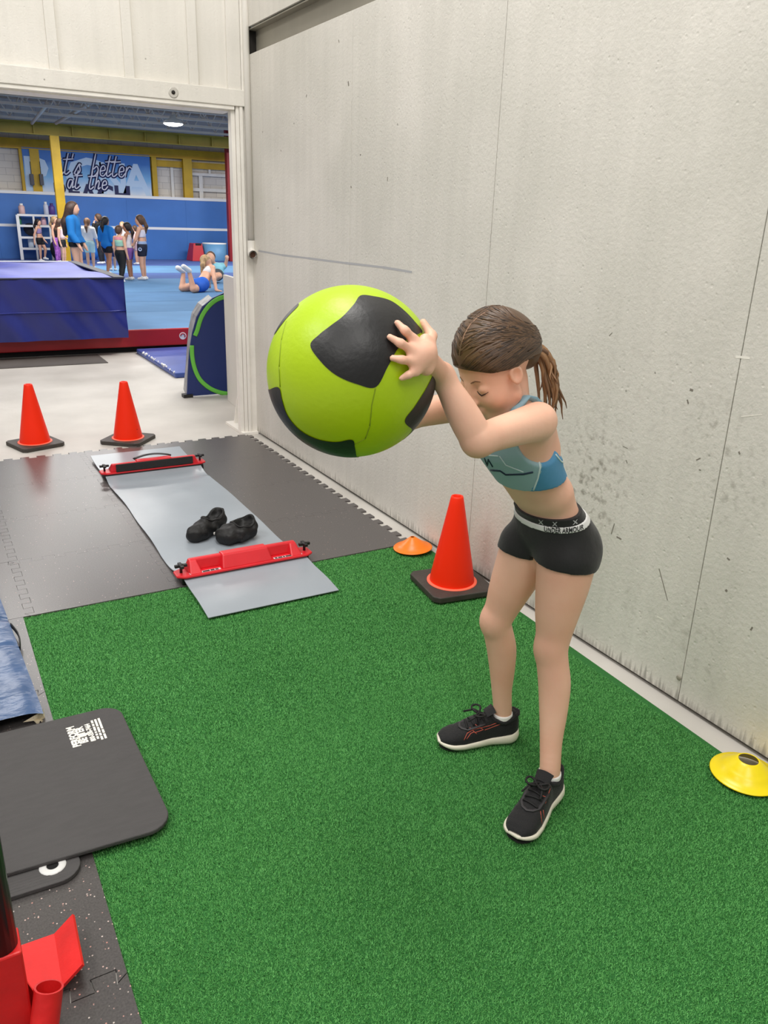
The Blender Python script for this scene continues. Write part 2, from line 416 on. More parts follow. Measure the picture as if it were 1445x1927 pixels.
# scuffs, scratches and gouges on the sheets
M_scuff = mat('scuff_grey', (150, 150, 152), .7); M_gouge = mat('gouge_dark', (128, 122, 112), .8); M_chip = mat('paint_chip', (240, 236, 226), .6)
def scuff(pts, w, m):
    P = [PX(x, y, XW-.0005) for x, y in pts]; mb = MB()
    for a, b in zip(P[:-1], P[1:]):
        d = (b-a).normalized(); n_ = Vector((0, -d.z, d.y))*w
        mb.add([a+n_, b+n_*.8, b-n_*.8, a-n_], [(0, 1, 2, 3)])
    mb.build('scuff_mark', m, wr)
scuff([(486, 472), (530, 480), (580, 486), (650, 495), (720, 503), (775, 512)], .006, mat('scuff_blue', (176, 177, 180), .7))
for x, y, dx, dy, w in ((577, 178, -1, 5, .004), (655, 153, 1, 9, .005), (729, 333, 0, 8, .003), (678, 290, 0, 3, .005), (660, 350, 1, 4, .004), (553, 231, 0, 3, .004), (523, 390, 0, 3, .004), (637, 75, 1, 5, .003), (528, 282, 1, 3, .003), (494, 247, 0, 3, .003), (1146, 632, 6, -6, .0015), (1172, 840, 9, 4, .0012), (1178, 866, 2, 6, .002), (1232, 700, 1, 3, .002), (1310, 866, 8, -4, .002), (1315, 884, 4, 1, .002), (1298, 733, 6, 2, .004), (1293, 752, 2, 8, .003), (1365, 1113, 3, -3, .004), (1412, 1186, 4, -6, .003), (1368, 1050, 5, 4, .003), (1390, 850, 2, 5, .003), (1150, 1005, 6, -20, .002), (1160, 1010, 9, 5, .003), (1240, 1070, 16, 60, .0018)):
    scuff([(x, y), (x+dx*.5, y+dy*.5), (x+dx, y+dy)], w, M_gouge)
for x, y, dx, dy, w in ((1384, 671, 27, 3, .004), (594, 290, -5, 18, .0015), (523, 292, 0, 10, .002), (1236, 1160, 12, 6, .003), (1394, 784, 40, -4, .0015)):
    scuff([(x, y), (x+dx*.5, y+dy*.5), (x+dx, y+dy)], w, M_chip)
MB().lathe([(.009, 0), (.009, .004), (.006, .006), (0, .006)], PX(1278, 1275, XW), 10, Matrix.Rotation(-math.pi/2, 3, 'Y')).build('bolt_head', M_steel, wr)

# doorway wall
wb = MB().box((-5, YD+.03, 2.11), (XW+.02, YD+.11, 4.2)).build('wall_back', M_wallup); tag(wb, kind='structure')
MB().box((-5, YD+.03, -.009), (-1.4, YD+.11, 2.11)).build('wall_section', M_wallup, wb)
mbox('plywood_panel', (-5, YD+.012, 2.212), (1.875, YD+.0305, 4.2), M_wallup, wb)
for x0, x1 in ((.83, .885), (.895, .898), (1.245, 1.30), (1.628, 1.685), (.44, .50), (.05, .11), (-.4, -.34)):
    if x1-x0 > .01: mbox('stud', (x0, YD-.012, 2.212), (x1, YD+.012, 4.2), M_wallup, wb, bevel=.003)
mbox('stud', (1.87, YD-.014, 2.208), (1.955, YD+.03, 4.2), M_wallup, wb, bevel=.003)
hd = mbox('header_beam', (-1.5, YD-.026, 2.118), (1.975, YD+.03, 2.212), M_wallup, wb, bevel=.004)
mbox('header_strip', (-1.5, YD-.018, 2.096), (1.905, YD+.03, 2.118), M_white, wb, bevel=.002)
mbox('head_jamb', (-1.5, YD+.03, 2.09), (1.9, YD+.2, 2.11), M_white, wb)
q = PY(326, 174, YD-.026)
MB().lathe([(.030, 0), (.030, .003), (.026, .004), (.012, .002)], q, 24, Matrix.Rotation(math.pi/2, 3, 'X')).build('washer', mat('washer_grey', (206, 202, 194), .4, metal=.3), hd)
MB().lathe([(.011, 0), (.011, .006), (.0, .006)], q, 12, Matrix.Rotation(math.pi/2, 3, 'X')).build('bolt', M_dark, hd)
# post of the doorway: stacked boards with grooves
tp = MB(); tp.box((1.955, YD-.004, -.009), (XW+.012, YD+.12, 2.118)); post = tp.build('trim_1', M_white); tag(post, kind='structure')
for i, (x0, x1, y0, z1) in enumerate(((1.886, 1.912, YD+.002, 2.096), (1.914, 1.936, YD-.012, 2.118), (1.938, 1.958, YD-.02, 2.118))):
    mbox('jamb_board', (x0, y0, -.009), (x1, YD+.06 if i == 0 else YD+.10, z1), M_white, post, bevel=.002)
mbox('corner_strip', (1.957, YD-.016, 2.118), (1.978, YD+.03, 4.2), M_white, post, bevel=.002)
mbox('base_plate', (1.885, YD-.04, -.009), (XW-.002, YD+.34, .012), M_white, post, bevel=.002)
MB().prism([(1.985, YD+.26, .012), (1.925, YD+.26, .012), (1.968, YD+.26, .27), (1.985, YD+.26, .27)], (0, .012, 0)).build('gusset', M_white, post)
# plastic pipe in the corner with an open elbow
M_pvc = mat('white_plastic_pipe', (232, 228, 220), .35)
pp = thing('drain_pipe', 'white plastic pipe down the room corner, ending in an open elbow', 'pipe', (1.985, YD-.03, 1.26))
MB().tube([(1.988, YD-.028, 1.27), (1.988, YD-.028, 4.2)], .021, 14).build('pipe', M_pvc, pp)
eb = PX(474, 472, 1.985); e = MB()
e.tube([(1.988, YD-.028, 1.32), (1.988, YD-.028, 1.272), (1.986, YD-.034, 1.25), (1.98, YD-.055, 1.236), (1.972, YD-.10, 1.232)], [.026, .026, .027, .027, .027], 16, cap=False)
e.tube([(1.972, YD-.10, 1.232), (1.974, YD-.085, 1.233)], [.021, .021], 16, cap=False)
el = e.build('elbow', M_pvc, pp)
MB().tube([(1.9735, YD-.088, 1.232), (1.974, YD-.084, 1.232)], .021, 16).build('bore', mat('pipe_bore', (70, 45, 30), .9), pp)

# low white partition board just past the doorway
lb = MB().prism([(2.10, 5.62, -.009), (2.17, 6.46, -.009), (2.17, 6.46, 1.02), (2.10, 5.62, 1.02)], (.03, 0, 0)).build('partition_board', mat('partition_white', (226, 221, 214), .4), bevel=.003)
tag(lb, 'low white partition board standing behind the doorway post', 'board')

# ------------------------------------------------------------------ rubber tiles
def rubber(name, c, speck):
    m = bpy.data.materials.new(name); m.use_nodes = True; nt = m.node_tree; N = nt.nodes.new; K = nt.links.new
    b = nt.nodes['Principled BSDF']; b.inputs['Roughness'].default_value = .30; b.inputs['Specular IOR Level'].default_value = .55
    tc = N('ShaderNodeTexCoord')
    vo = N('ShaderNodeTexVoronoi'); vo.inputs['Scale'].default_value = 150; K(tc.outputs['Object'], vo.inputs['Vector'])
    sp = N('ShaderNodeSeparateXYZ'); K(vo.outputs['Color'], sp.inputs[0])
    g1 = N('ShaderNodeMath'); g1.operation = 'GREATER_THAN'; g1.inputs[1].default_value = 1-speck; K(sp.outputs[0], g1.inputs[0])
    mr = N('ShaderNodeMapRange'); mr.inputs[1].default_value = .32; mr.inputs[2].default_value = .22; K(vo.outputs['Distance'], mr.inputs[0])
    mu = N('ShaderNodeMath'); mu.operation = 'MULTIPLY'; K(g1.outputs[0], mu.inputs[0]); K(mr.outputs[0], mu.inputs[1])
    n1 = N('ShaderNodeTexNoise'); n1.inputs['Scale'].default_value = 220; n1.inputs['Detail'].default_value = 3; K(tc.outputs['Object'], n1.inputs['Vector'])
    r1 = N('ShaderNodeValToRGB'); r1.color_ramp.elements[0].color = tuple(v*.72 for v in L3(c)[:3])+(1,); r1.color_ramp.elements[1].color = tuple(v*1.3 for v in L3(c)[:3])+(1,)
    r1.color_ramp.elements[0].position = .3; r1.color_ramp.elements[1].position = .7; K(n1.outputs['Fac'], r1.inputs[0])
    r2 = N('ShaderNodeValToRGB'); r2.color_ramp.elements[0].color = L3((205, 195, 188)); r2.color_ramp.elements[1].color = L3((190, 130, 118)); K(sp.outputs[1], r2.inputs[0])
    mx = N('ShaderNodeMixRGB'); K(mu.outputs[0], mx.inputs[0]); K(r1.outputs[0], mx.inputs[1]); K(r2.outputs[0], mx.inputs[2]); K(mx.outputs[0], b.inputs['Base Color'])
    bp = N('ShaderNodeBump'); bp.inputs['Strength'].default_value = .10; bp.inputs['Distance'].default_value = .002; K(n1.outputs['Fac'], bp.inputs['Height']); K(bp.outputs[0], b.inputs['Normal'])
    return m
M_rub = rubber('rubber_tile', (86, 82, 81), .02)
M_rubs = rubber('rubber_tile_speckled', (72, 69, 68), .13)
PIT, AMP = .095, .017
def edge_pts(a0, a1, nosteps=False):
    """dovetail profile along parameter from a0 to a1: list of (s, offset)"""
    if nosteps: return [(a0, 0), (a1, 0)]
    n = max(1, round((a1-a0)/PIT)); p = (a1-a0)/n; out = [(a0, 0)]
    for i in range(n):
        s = a0+i*p
        out += [(s+.27*p, -AMP if i == 0 else -AMP)] if False else []
        out += [(s+.26*p, -AMP), (s+.22*p, AMP), (s+.78*p, AMP), (s+.74*p, -AMP)]
    out.append((a1, 0))
    return out
def tile(x0, x1, y0, y1, m, teeth=(1, 1, 1, 1)):
    g_ = 0; P = []
    P += [(s, y0+o+g_) for s, o in edge_pts(x0, x1, not teeth[0])][:-1]
    P += [(x1+o-g_, s) for s, o in edge_pts(y0, y1, not teeth[1])][:-1]
    P += [(s, y1+o-g_) for s, o in edge_pts(x0, x1, not teeth[2])][::-1][:-1]
    P += [(x0+o+g_, s) for s, o in edge_pts(y0, y1, not teeth[3])][::-1][:-1]
    Q = []; n = len(P); gg = .0011 if (m is M_rubs or x1 < .25) else .00035
    for i in range(n):
        a, p, c = Vector(P[i-1]), Vector(P[i]), Vector(P[(i+1) % n]); e0 = (p-a).normalized(); e1 = (c-p).normalized()
        n0 = Vector((-e0.y, e0.x)); n1 = Vector((-e1.y, e1.x)); mm = n0+n1; k_ = gg*2/max(.5, mm.dot(mm)); q = p+mm*k_; Q.append((q.x, q.y))
    return MB().prism([(x, y, -.0088) for x, y in Q], (0, 0, .0088)).build('rubber_tile', m, fl)
xs = [-.94, -.37, .2, .775, 1.345, 1.92]; ys = [3.045, 3.605, 4.17, 4.735, 5.29]
for i in range(5):
    for j in range(4):
        tile(xs[i], xs[i+1], ys[j], ys[j+1], M_rub, (0 if j == 0 else 1, 1, 1, 1))
yn = [-.44, .14, .72, 1.30, 1.885, 2.47, 3.045]
for j in range(6):
    tile(-.37, .175, yn[j], yn[j+1], M_rubs, (1, 0, 0 if j == 5 else 1, 1))
    tile(-.94, -.37, yn[j], yn[j+1], M_rubs, (1, 1, 0 if j == 5 else 1, 1))

# ------------------------------------------------------------------ turf
M_turf = mat('turf_backing', (40, 108, 44), .9, var=.12, vscale=300, bump=.5, bscale=500)
tx0, tx1, ty0, ty1 = .172, 1.945, -1.2, 3.045
turf = MB().prism([(tx0, ty0, -.0088), (1.90, ty0, -.0088), (1.92, 1.2, -.0088), (1.945, 1.95, -.0088), (1.97, ty1-.12, -.0088), (1.93, ty1-.04, -.0088), (1.90, ty1, -.0088), (tx0, ty1, -.0088)], (0, 0, .0028)).build('artificial_turf', M_turf)
tag(turf, 'green artificial turf strip laid along the plywood wall', 'turf')
def fibre_mat():
    m = bpy.data.materials.new('turf_fibre'); m.use_nodes = True; nt = m.node_tree; N = nt.nodes.new; K = nt.links.new
    b = nt.nodes['Principled BSDF']; b.inputs['Roughness'].default_value = .55; b.inputs['Specular IOR Level'].default_value = .3
    g = N('ShaderNodeNewGeometry'); n = N('ShaderNodeTexNoise'); n.inputs['Scale'].default_value = 2.2; n.inputs['Detail'].default_value = 3
    tc = N('ShaderNodeTexCoord'); K(tc.outputs['Object'], n.inputs['Vector'])
    a = N('ShaderNodeMath'); a.operation = 'MULTIPLY_ADD'; a.inputs[1].default_value = .7; K(g.outputs['Random Per Island'], a.inputs[0])
    s = N('ShaderNodeMath'); s.operation = 'MULTIPLY'; s.inputs[1].default_value = .3; K(n.outputs['Fac'], s.inputs[0]); K(s.outputs[0], a.inputs[2])
    r = N('ShaderNodeValToRGB'); e = r.color_ramp.elements
    e[0].color = L3((64, 136, 64)); e[1].color = L3((112, 186, 102)); e[0].position = .1; e[1].position = .9
    K(a.outputs[0], r.inputs[0]); K(r.outputs[0], b.inputs['Base Color'])
    return m
rng = np.random.default_rng(3)
def fibres(n, x0, x1, y0, y1, ln, wd):
    x = rng.uniform(x0, x1, n); y = rng.uniform(y0, y1, n)
    a = rng.uniform(0, 2*np.pi, n); t = rng.uniform(.3, 1.1, n); l = ln*rng.uniform(.7, 1.3, n); b = a+rng.uniform(.8, 2.3, n)
    base = np.stack([x, y, np.full(n, -.0062)], 1)
    tip = base+np.stack([np.cos(a)*np.sin(t)*l, np.sin(a)*np.sin(t)*l, np.cos(t)*l], 1)
    w = np.stack([np.cos(b)*wd, np.sin(b)*wd, np.zeros(n)], 1)
    return np.stack([base-w, base+w, tip], 1).reshape(-1, 3)
V = np.concatenate([fibres(520000, tx0, 1.905, .15, 2.0, .0062, .0010), fibres(180000, tx0, 1.93, 2.0, ty1, .0064, .0013)])
nf = len(V)//3
me = bpy.data.meshes.new('turf_pile'); me.vertices.add(nf*3); me.vertices.foreach_set('co', V.ravel().astype(np.float32))
me.loops.add(nf*3); me.loops.foreach_set('vertex_index', np.arange(nf*3, dtype=np.int32))
me.polygons.add(nf); me.polygons.foreach_set('loop_start', np.arange(0, nf*3, 3, dtype=np.int32)); me.update(calc_edges=True)
pile = bpy.data.objects.new('turf_pile', me); C.objects.link(pile); me.materials.append(fibre_mat()); pile.parent = turf; pile['kind'] = 'stuff'

# ------------------------------------------------------------------ traffic cones
M_cone = mat('orange_cone_plastic', (255, 44, 2), .42, var=.03, vscale=5, spec=.3)
M_rim = mat('cone_flange_edge', (255, 112, 84), .5)
M_base = mat('black_rubber_base', (62, 57, 52), .6, var=.15, vscale=14, bump=.2, bscale=120)
def cone(loc, rz, label, h=.412, rb=.096, rt=.0265, bs=.143, marks=False):
    t = thing('traffic_cone', label, 'cone', loc, 'orange traffic cones')
    t.rotation_euler = (0, 0, rz); L = Vector(loc)
    z0 = .026
    def put(mb, name, m, bevel=0):
        o = mb.build(name, m, None, bevel); o.parent = t; return o
    c = bs*.16
    pts = [(-bs+c, -bs), (bs-c, -bs), (bs, -bs+c), (bs, bs-c), (bs-c, bs), (-bs+c, bs), (-bs, bs-c), (-bs, -bs+c)]
    put(MB().prism([(x, y, 0) for x, y in pts], (0, 0, z0)), 'base', M_base, .004)
    pr = [(rb, z0+.004), (rb-.001, z0+.012)] + [(rb+(rt-rb)*k/12, z0+.012+(h-z0-.018)*k/12) for k in range(1, 13)] + [(rt-.002, h-.001), (rt-.006, h), (rt-.009, h-.004), (rt-.011, h-.03), (rt-.004, h-.12)]
    put(MB().lathe(pr, n=48), 'cone_body', M_cone)
    put(MB().lathe([(rb+.012, z0-.001), (rb+.012, z0+.003), (rb+.009, z0+.0045), (rb-.004, z0+.0045)], n=48), 'flange', M_rim)
    if marks:
        k = MB()
        for zz, rr in ((z0+.062, .0075), (z0+.044, .006)):
            a = math.radians(-55)-rz; R = rb+(rt-rb)*((zz-z0)/(h-z0))+.001; ctr = Vector((R*math.cos(a), R*math.sin(a), zz)); u = Vector((-math.sin(a), math.cos(a), 0)); w = Vector((0, 0, 1))
            k.add([ctr+u*rr*.7*math.cos(b)+w*rr*math.sin(b)*s for s in (1, .45) for b in [i*math.pi/6 for i in range(12)]], [(i, (i+1) % 12, (i+1) % 12+12, i+12) for i in range(12)])
        put(k, 'ink_mark', mat('black_ink', (30, 12, 10), .6))
    return t
c1 = PF(850, 1093, .026); cone((c1.x, c1.y, .002), math.radians(-8), 'orange traffic cone on the green turf behind the girl')
c2 = PF(66, 830, .02); cone((c2.x, c2.y, -.009), math.radians(18), 'orange traffic cone on concrete, further from the doorway post, plain sided')
c3 = PF(241, 822, .02); cone((c3.x, c3.y, -.009), math.radians(-40), 'orange traffic cone on concrete with two black ink marks near its base', marks=True)

# ------------------------------------------------------------------ disc cones
def disc(loc, m, label, R=.098, rt=.03, h=.052, tilt=None):
    p = [(R-.004, .0), (R, .0025), (R-.002, .005), (R-.012, .007)]
    for k in range(1, 9):
        f = k/8; p.append((R-.012-(R-.012-rt)*f + .003*math.sin(f*20)*(1-f), .007+(h-.007)*(f**1.1)))
    p += [(rt-.002, h+.0008), (rt-.0035, h-.001), (rt+.004, h-.006), (R-.02, .004)]
    o = MB().lathe(p, n=56).build('disc_cone', m); o.location = loc
    if tilt: o.rotation_euler = tilt
    tag(o, label, 'cone', 'flat training disc cones'); return o
d1 = PF(783, 1030); disc((1.888, 2.972, .008), mat('orange_disc', (255, 128, 16), .35, sss=.1), 'flat orange disc cone at the turf corner by the wall', R=.094, rt=.012, h=.056, tilt=(math.radians(-2), math.radians(-3), 0))
d2 = PF(1398, 1466); disc((1.885, 1.118, .003), mat('yellow_disc', (250, 222, 10), .3, sss=.1), 'flat yellow disc cone with a hole, at the turf edge by the wall', R=.098)

# ------------------------------------------------------------------ slide board
M_sheet = mat('slide_sheet', (152, 160, 168), .28, var=.04, vscale=3, bump=.05, bscale=20)
M_red = mat('red_moulded_plastic', (212, 28, 40), .38, var=.06, vscale=9)
M_blk = mat('black_plastic', (22, 21, 22), .45)
M_foam = mat('black_foam', (36, 34, 34), .85, bump=.3, bscale=200)
sb = thing('slide_board', 'grey slide board with red end stops lying across rubber and turf', 'slide board', (1.08, 3.9, 0), None)
X0, X1, YN, YF = .80, 1.365, 2.715, 5.085; BN, BF = 3.085, 4.66
def sheet(u, v):
    y = YN+(YF-YN)*v; x = X0+(X1-X0)*u
    z = .007
    for b in (BN, BF): z += .026*math.exp(-((y-b)/.10)**2)
    if BN+.2 < y < BF-.2: z += .0025*(math.sin(y*9+u*5)+1)*abs(u-.5)*2
    if y < YN+.3: z += .010*math.sin(min(1, (y-YN)/.3)*math.pi)
    if y > YF-.35: z += .02*((y-YF+.35)/.35)
    x += .004*math.sin(y*5.1)+.003*math.sin(y*11)
    return (x, y, z)
sh = MB().grid(sheet, 14, 110); so = sh.build('sheet', M_sheet, sb)
md = so.modifiers.new('thick', 'SOLIDIFY'); md.thickness = .003; md.offset = -1; so.modifiers.new('crisp', 'EDGE_SPLIT').split_angle = .6
def stop(y, s, far):
    """moulded end stop at depth y; s=+1 the sloped face looks to -Y"""
    xa, xb = .785, 1.39; xm = (xa+xb)/2
    def prof(x):   # height profile along the bar
        return .075
    b = MB()
    # base flange with rounded ends
    P = [(xa-.01, y-.03), (xa+.02, y-.05), (xb-.02, y-.05), (xb+.01, y-.03), (xb+.01, y+.03), (xb-.02, y+.045), (xa+.02, y+.045), (xa-.01, y+.03)]
    b.prism([(x, yy, .034) for x, yy in P], (0, 0, .012))
    # raised rail
    def rail(x0, x1, yl0, yl1, yh0, yh1, z0, z1):
        b.add([(x0, yl0, z0), (x1, yl0, z0), (x1, yl1, z0), (x0, yl1, z0), (x0+.012, yh0, z1), (x1-.012, yh0, z1), (x1-.012, yh1, z1), (x0+.012, yh1, z1)], [(0,3,2,1),(4,5,6,7),(0,1,5,4),(1,2,6,5),(2,3,7,6),(3,0,4,7)])
    f = 1 if not far else -1
    rail(xa+.045, xb-.045, y+f*.0, y+f*.042, y+f*.012, y+f*.038, .044, .092)          # tall back rail
    rail(xa+.045, xa+.10, y-f*.045, y+f*.042, y+f*.006, y+f*.038, .044, .090)          # end cheeks
    rail(xb-.10, xb-.045, y-f*.045, y+f*.042, y+f*.006, y+f*.038, .044, .090)
    rail(xm-.115, xm+.115, y-f*.043, y+f*.046, y-f*.006, y+f*.042, .044, .098)         # centre block
    o = b.build('end_stop', M_red, sb, bevel=.006, seg=2)
    k = MB().box((xa+.01, y-.048 if far else y-.036, .002), (xb-.01, y+.043, .034)).build('under_rail', M_blk, o, bevel=.004)
    for x in (xa+.018, xb-.018):
        n = MB(); n.lathe([(.006, .044), (.006, .07), (.012, .072), (.012, .084), (.0, .085)], (x, y, 0), 12)
        n.box((x-.026, y-.007, .072), (x+.026, y+.007, .083)); n.box((x-.007, y-.026, .072), (x+.007, y+.026, .083))
        n.build('clamp_knob', M_blk, o)
    if not far:
        for xl in (xm-.19, xm+.19):
            pl = MB().add([(xl-.068, y-.0405, .0475), (xl+.068, y-.0405, .0475), (xl+.068, y-.024, .0485), (xl-.068, y-.024, .0485)], [(0, 1, 2, 3)]).build('sticker', mat('sticker_pale', (226, 196, 200), .5), o)
            ln = MB(); s0 = xl-.062
            for w_ in (.012, .02, .009, .03, .018, .014):
                ln.add([(s0, y-.038, .0479), (s0+w_, y-.038, .0479), (s0+w_, y-.027, .0487), (s0, y-.027, .0487)], [(0, 1, 2, 3)]); s0 += w_+.0035
            ln.build('fine_print', M_blk, o)
    else:
        MB().box((xa+.075, y-.052, .047), (xb-.075, y-.043, .092)).build('foam_pad', M_foam, o, bevel=.003)
        h = MB(); n_ = 14
        pts = [Vector((xm-.11+.22*i/n_, y+.02, (.094+.02*math.sin(math.pi*i/n_)**.8))) for i in range(n_+1)]
        h.tube(pts, .014, 8, flat=((0, 0, 1), .3)); h.build('strap_handle', M_blk, o)
    return o
stop(BN, 1, False); stop(BF, -1, True)

# ------------------------------------------------------------------ slide booties
M_boot = mat('black_fabric', (11, 11, 12), .6, var=.25, vscale=30, bump=.8, bscale=26)
M_bootin = mat('black_lining', (8, 8, 9), .9)
def bootie(label, toe_px, heel_px, wd, ht, mouth, tagpos=None):
    T_, Hh_ = PF(*toe_px, .012), PF(*heel_px, .012); d = Vector((Hh_.x-T_.x, Hh_.y-T_.y, 0)); ln = d.length; rz = math.atan2(d.y, d.x)
    loc = ((T_.x+Hh_.x)/2, (T_.y+Hh_.y)/2, .0125)
    t = thing('slide_bootie', label, 'bootie', loc, 'black slide booties'); t.rotation_euler = (0, 0, rz); L = ln/2
    s = SDF((-L-.05, -.14, -.004), (L+.05, .14, .16), .004); lat = (0, 1, 0)
    s.cone((-L+.038, 0, .030), .042, (-.02, 0, .040), .048, .02, lat, wd/.096); s.cone((-.02, 0, .034), .042, (L-.045, 0, ht*.52), .044, .02, lat, wd/.095)
    s.cone((L-.05, 0, .03), .04, (L-.03, 0, ht-.02), .022, .02, lat, 1.3)
    s.ell((mouth, 0, ht+.004), (L*.50, wd*.36, ht*.55), None, .006, True)
    X_, Y_, Z_ = np.meshgrid(*s.ax, indexing='ij', sparse=True); s.S += (.0035*np.sin(95*X_+40*Z_)*np.sin(80*Y_+50*Z_+1)+.003*np.sin(60*X_-70*Y_)).astype(np.float32)
    s.plane((0, 0, .0), (0, 0, -1)); o = s.mesh('upper', M_boot, None, 1); o.parent = t; bv = bvh_of(o); rim = []
    for i in range(36):
        a = 2*math.pi*i/36; x, y = mouth+L*.55*math.cos(a), wd*.40*math.sin(a); q = bv.ray_cast(Vector((x*1.02, y, .3)), Vector((0, 0, -1)))
        if q[0] is not None: rim.append(q[0]+Vector((0, 0, .001)))
    rim = [sum((rim[(i+k) % len(rim)] for k in (-1, 0, 1)), Vector())/3 for i in range(len(rim))]
    r = MB().tube(rim+rim[:1], .0042, 6, cap=False).build('elastic_rim', M_boot, None); r.parent = t
    if tagpos:
        q = bv.ray_cast(Vector(tagpos)+Vector((0, .3, 0)), Vector((0, -1, 0))); p_ = q[0] if q[0] is not None else Vector(tagpos)
        g = MB().box((-.007, -.002, -.005), (.007, .003, .005)).build('brand_tab', M_white, None); g.parent = t; g.location = p_
    return t
bootie('black fabric slide bootie lying left of the other, toe toward the turf', (359, 1022), (420, 990), .10, .105, .045)
bootie('black fabric slide bootie with wide open mouth and small white tab', (412, 1024), (481, 1005), .14, .10, .03, tagpos=(-.09, .0, .035))

# ------------------------------------------------------------------ exercise mats lower left
M_mat = mat('charcoal_foam_mat', (72, 70, 70), .8, var=.05, vscale=20, bump=.25, bscale=160, stretch=(1, 4, 1))
def rounded(pts, r, n=7):
    out = []; m = len(pts)
    for i in range(m):
        p0, p, p1 = Vector(pts[i-1]), Vector(pts[i]), Vector(pts[(i+1) % m])
        a = (p0-p).normalized(); b = (p1-p).normalized(); ang = a.angle(b); d = r/math.tan(ang/2); c = p+(a+b).normalized()*(r/math.sin(ang/2))
        s, e = p+a*d-c, p+b*d-c
        for k in range(n+1):
            v = s.lerp(e, k/n).normalized()*r; out.append((c+v))
    return out
ym = thing('exercise_mat', 'large charcoal exercise mat overlapping the turf edge, top of the two', 'mat', (0, 1.95, .012))
P = rounded([(-1.3, 1.70, 0), (.30, 1.645, 0), (.395, 1.675, 0), (.372, 2.262, 0), (-1.3, 2.30, 0)], .045) if False else rounded([(-1.3, 1.745, 0), (.372, 1.648, 0), (.362, 2.252, 0), (-1.3, 2.275, 0)], .06)
MB().prism([(p.x, p.y, .0125) for p in P], (0, 0, .012)).build('mat_sheet', M_mat, ym, bevel=.003)
M_prt = mat('white_print', (236, 232, 222), .7)
zt = .0250
def mt(txt, x, y, s, bold=.0, sx=1.0, nm='lettering'):   # print reads along +Y
    return text_obj(nm, txt, s, M_prt, PF(x, y, zt), Vector((-.03, 1, 0)), Vector((-1, -.03, 0)), ym, bold=bold, sx=sx)
mt('PERFORM', 139, 1386, .030, .0016, .84); mt('BETTER', 154, 1383, .030, .0016, .84)
mt('I', 160, 1382, .040, .0016, 1.6); mt('800-556-7464', 170, 1378, .0195, .0011, .86)
for i in range(3):      # three lines too small to read
    ln = MB(); o_ = PF(179+i*6.5, 1374-i*2.2, zt); s0 = -.055
    for w_ in ((.016, .012, .022, .008, .010, .014), (.040, .028, .014, .018), (.058, .02, .026))[i]:
        ln.box((o_.x-.0032, o_.y-s0-w_, zt-.0004), (o_.x+.0032, o_.y-s0, zt)); s0 += w_+.004
    ln.build('fine_print', M_prt, ym)
MB().lathe([(.017, .0), (.0185, .0006), (.020, 0)], PF(232, 1420, .0247), 24).build('embossed_ring', M_mat, ym)
gm = thing('exercise_mat', 'thinner grey ribbed mat with a white grommet, peeking out underneath', 'mat', (-.1, 1.75, 0))
P = rounded([(-1.3, 1.655, 0), (.146, 1.60, 0), (.135, 1.80, 0), (-1.3, 1.86, 0)], .05)
gb = MB().prism([(p.x, p.y, .0005) for p in P], (0, 0, .0115))
gb.build('mat_sheet', M_mat, gm, bevel=.002)
for k in range(5):
    yy = 1.610+k*.009
    MB().tube([(-1.0, yy+.042, .0112), (.105, yy+.004, .0112)], .0014, 6, cap=False).build('rib', M_mat, gm)
gp = PF(99, 1629, .012)
MB().lathe([(.0135, -.006), (.0135, .0015), (.016, .0026), (.029, .0022), (.0305, .0)], gp, 32).build('grommet', mat('grommet_white', (214, 214, 212), .35), gm)
MB().lathe([(.0, .0), (.0137, .0)], Vector((gp.x, gp.y, .0126)), 20).build('grommet_hole', M_bootin, gm)

# ------------------------------------------------------------------ blue folding mat
M_vinyl = mat('blue_vinyl', (52, 82, 124), .28, var=.1, vscale=3, bump=.6, bscale=7, stretch=(1.6, 2.6, 1))
M_vinyld = mat('blue_vinyl_side', (52, 86, 136), .4)
bm_ = thing('folding_mat', 'blue vinyl folding mat with a torn corner at the left edge', 'mat', (-.4, 2.75, 0))
def bmat(u, v):
    x = -1.1+u*(1.1+.142+.0*v); y = 2.296+v*1.12
    x = -1.1+u*(1.1+.150-.05*v)
    z = .042+.003*math.sin(x*7+y*5)+.002*math.sin(x*23-y*31)*math.sin(y*13)
    for c in (.42, .62): z -= .008*math.exp(-((v-c)/.012)**2)
    if u > .96: z -= .012*((u-.96)/.04)**2
    return (x, y, z)
MB().grid(bmat, 60, 90).build('vinyl_top', M_vinyl, bm_)
side = MB()
pts = [bmat(i/20, 0) for i in range(19)]
for a, b in zip(pts[:-1], pts[1:]): side.add([a, b, (b[0], b[1], .001), (a[0], a[1], .001)], [(0, 3, 2, 1)])
side.build('vinyl_side', M_vinyld, bm_); side = MB()
pts = [bmat(1, i/40) for i in range(2, 41)]
for a, b in zip(pts[:-1], pts[1:]): side.add([a, b, (b[0], b[1], .001), (a[0], a[1], .001)], [(0, 1, 2, 3)])
side.build('vinyl_side', M_vinyld, bm_)
tc_ = Vector(bmat(1, 0)); k = MB()
k.add([tc_+Vector(p) for p in ((-.06, 0, -.012), (-.03, .0, .0), (-.005, .01, .002), (.003, .03, -.002), (.004, .02, -.035), (-.004, -.003, -.038), (-.012, -.002, -.02), (-.02, -.003, -.034), (-.03, -.002, -.015))], [(0, 8, 7, 6, 5, 4, 3, 2, 1)])
k.build('torn_foam', mat('torn_foam_cream', (205, 192, 165), .9, var=.3, vscale=60), bm_)
hp = [bmat(1, .40+.035*i) for i in range(6)]
MB().tube([(p[0]+.002+.012*math.sin(math.pi*i/5), p[1], .028) for i, p in enumerate(hp)], .01, 6, flat=((1, 0, 0), .3)).build('handle_strap', M_blk, bm_)

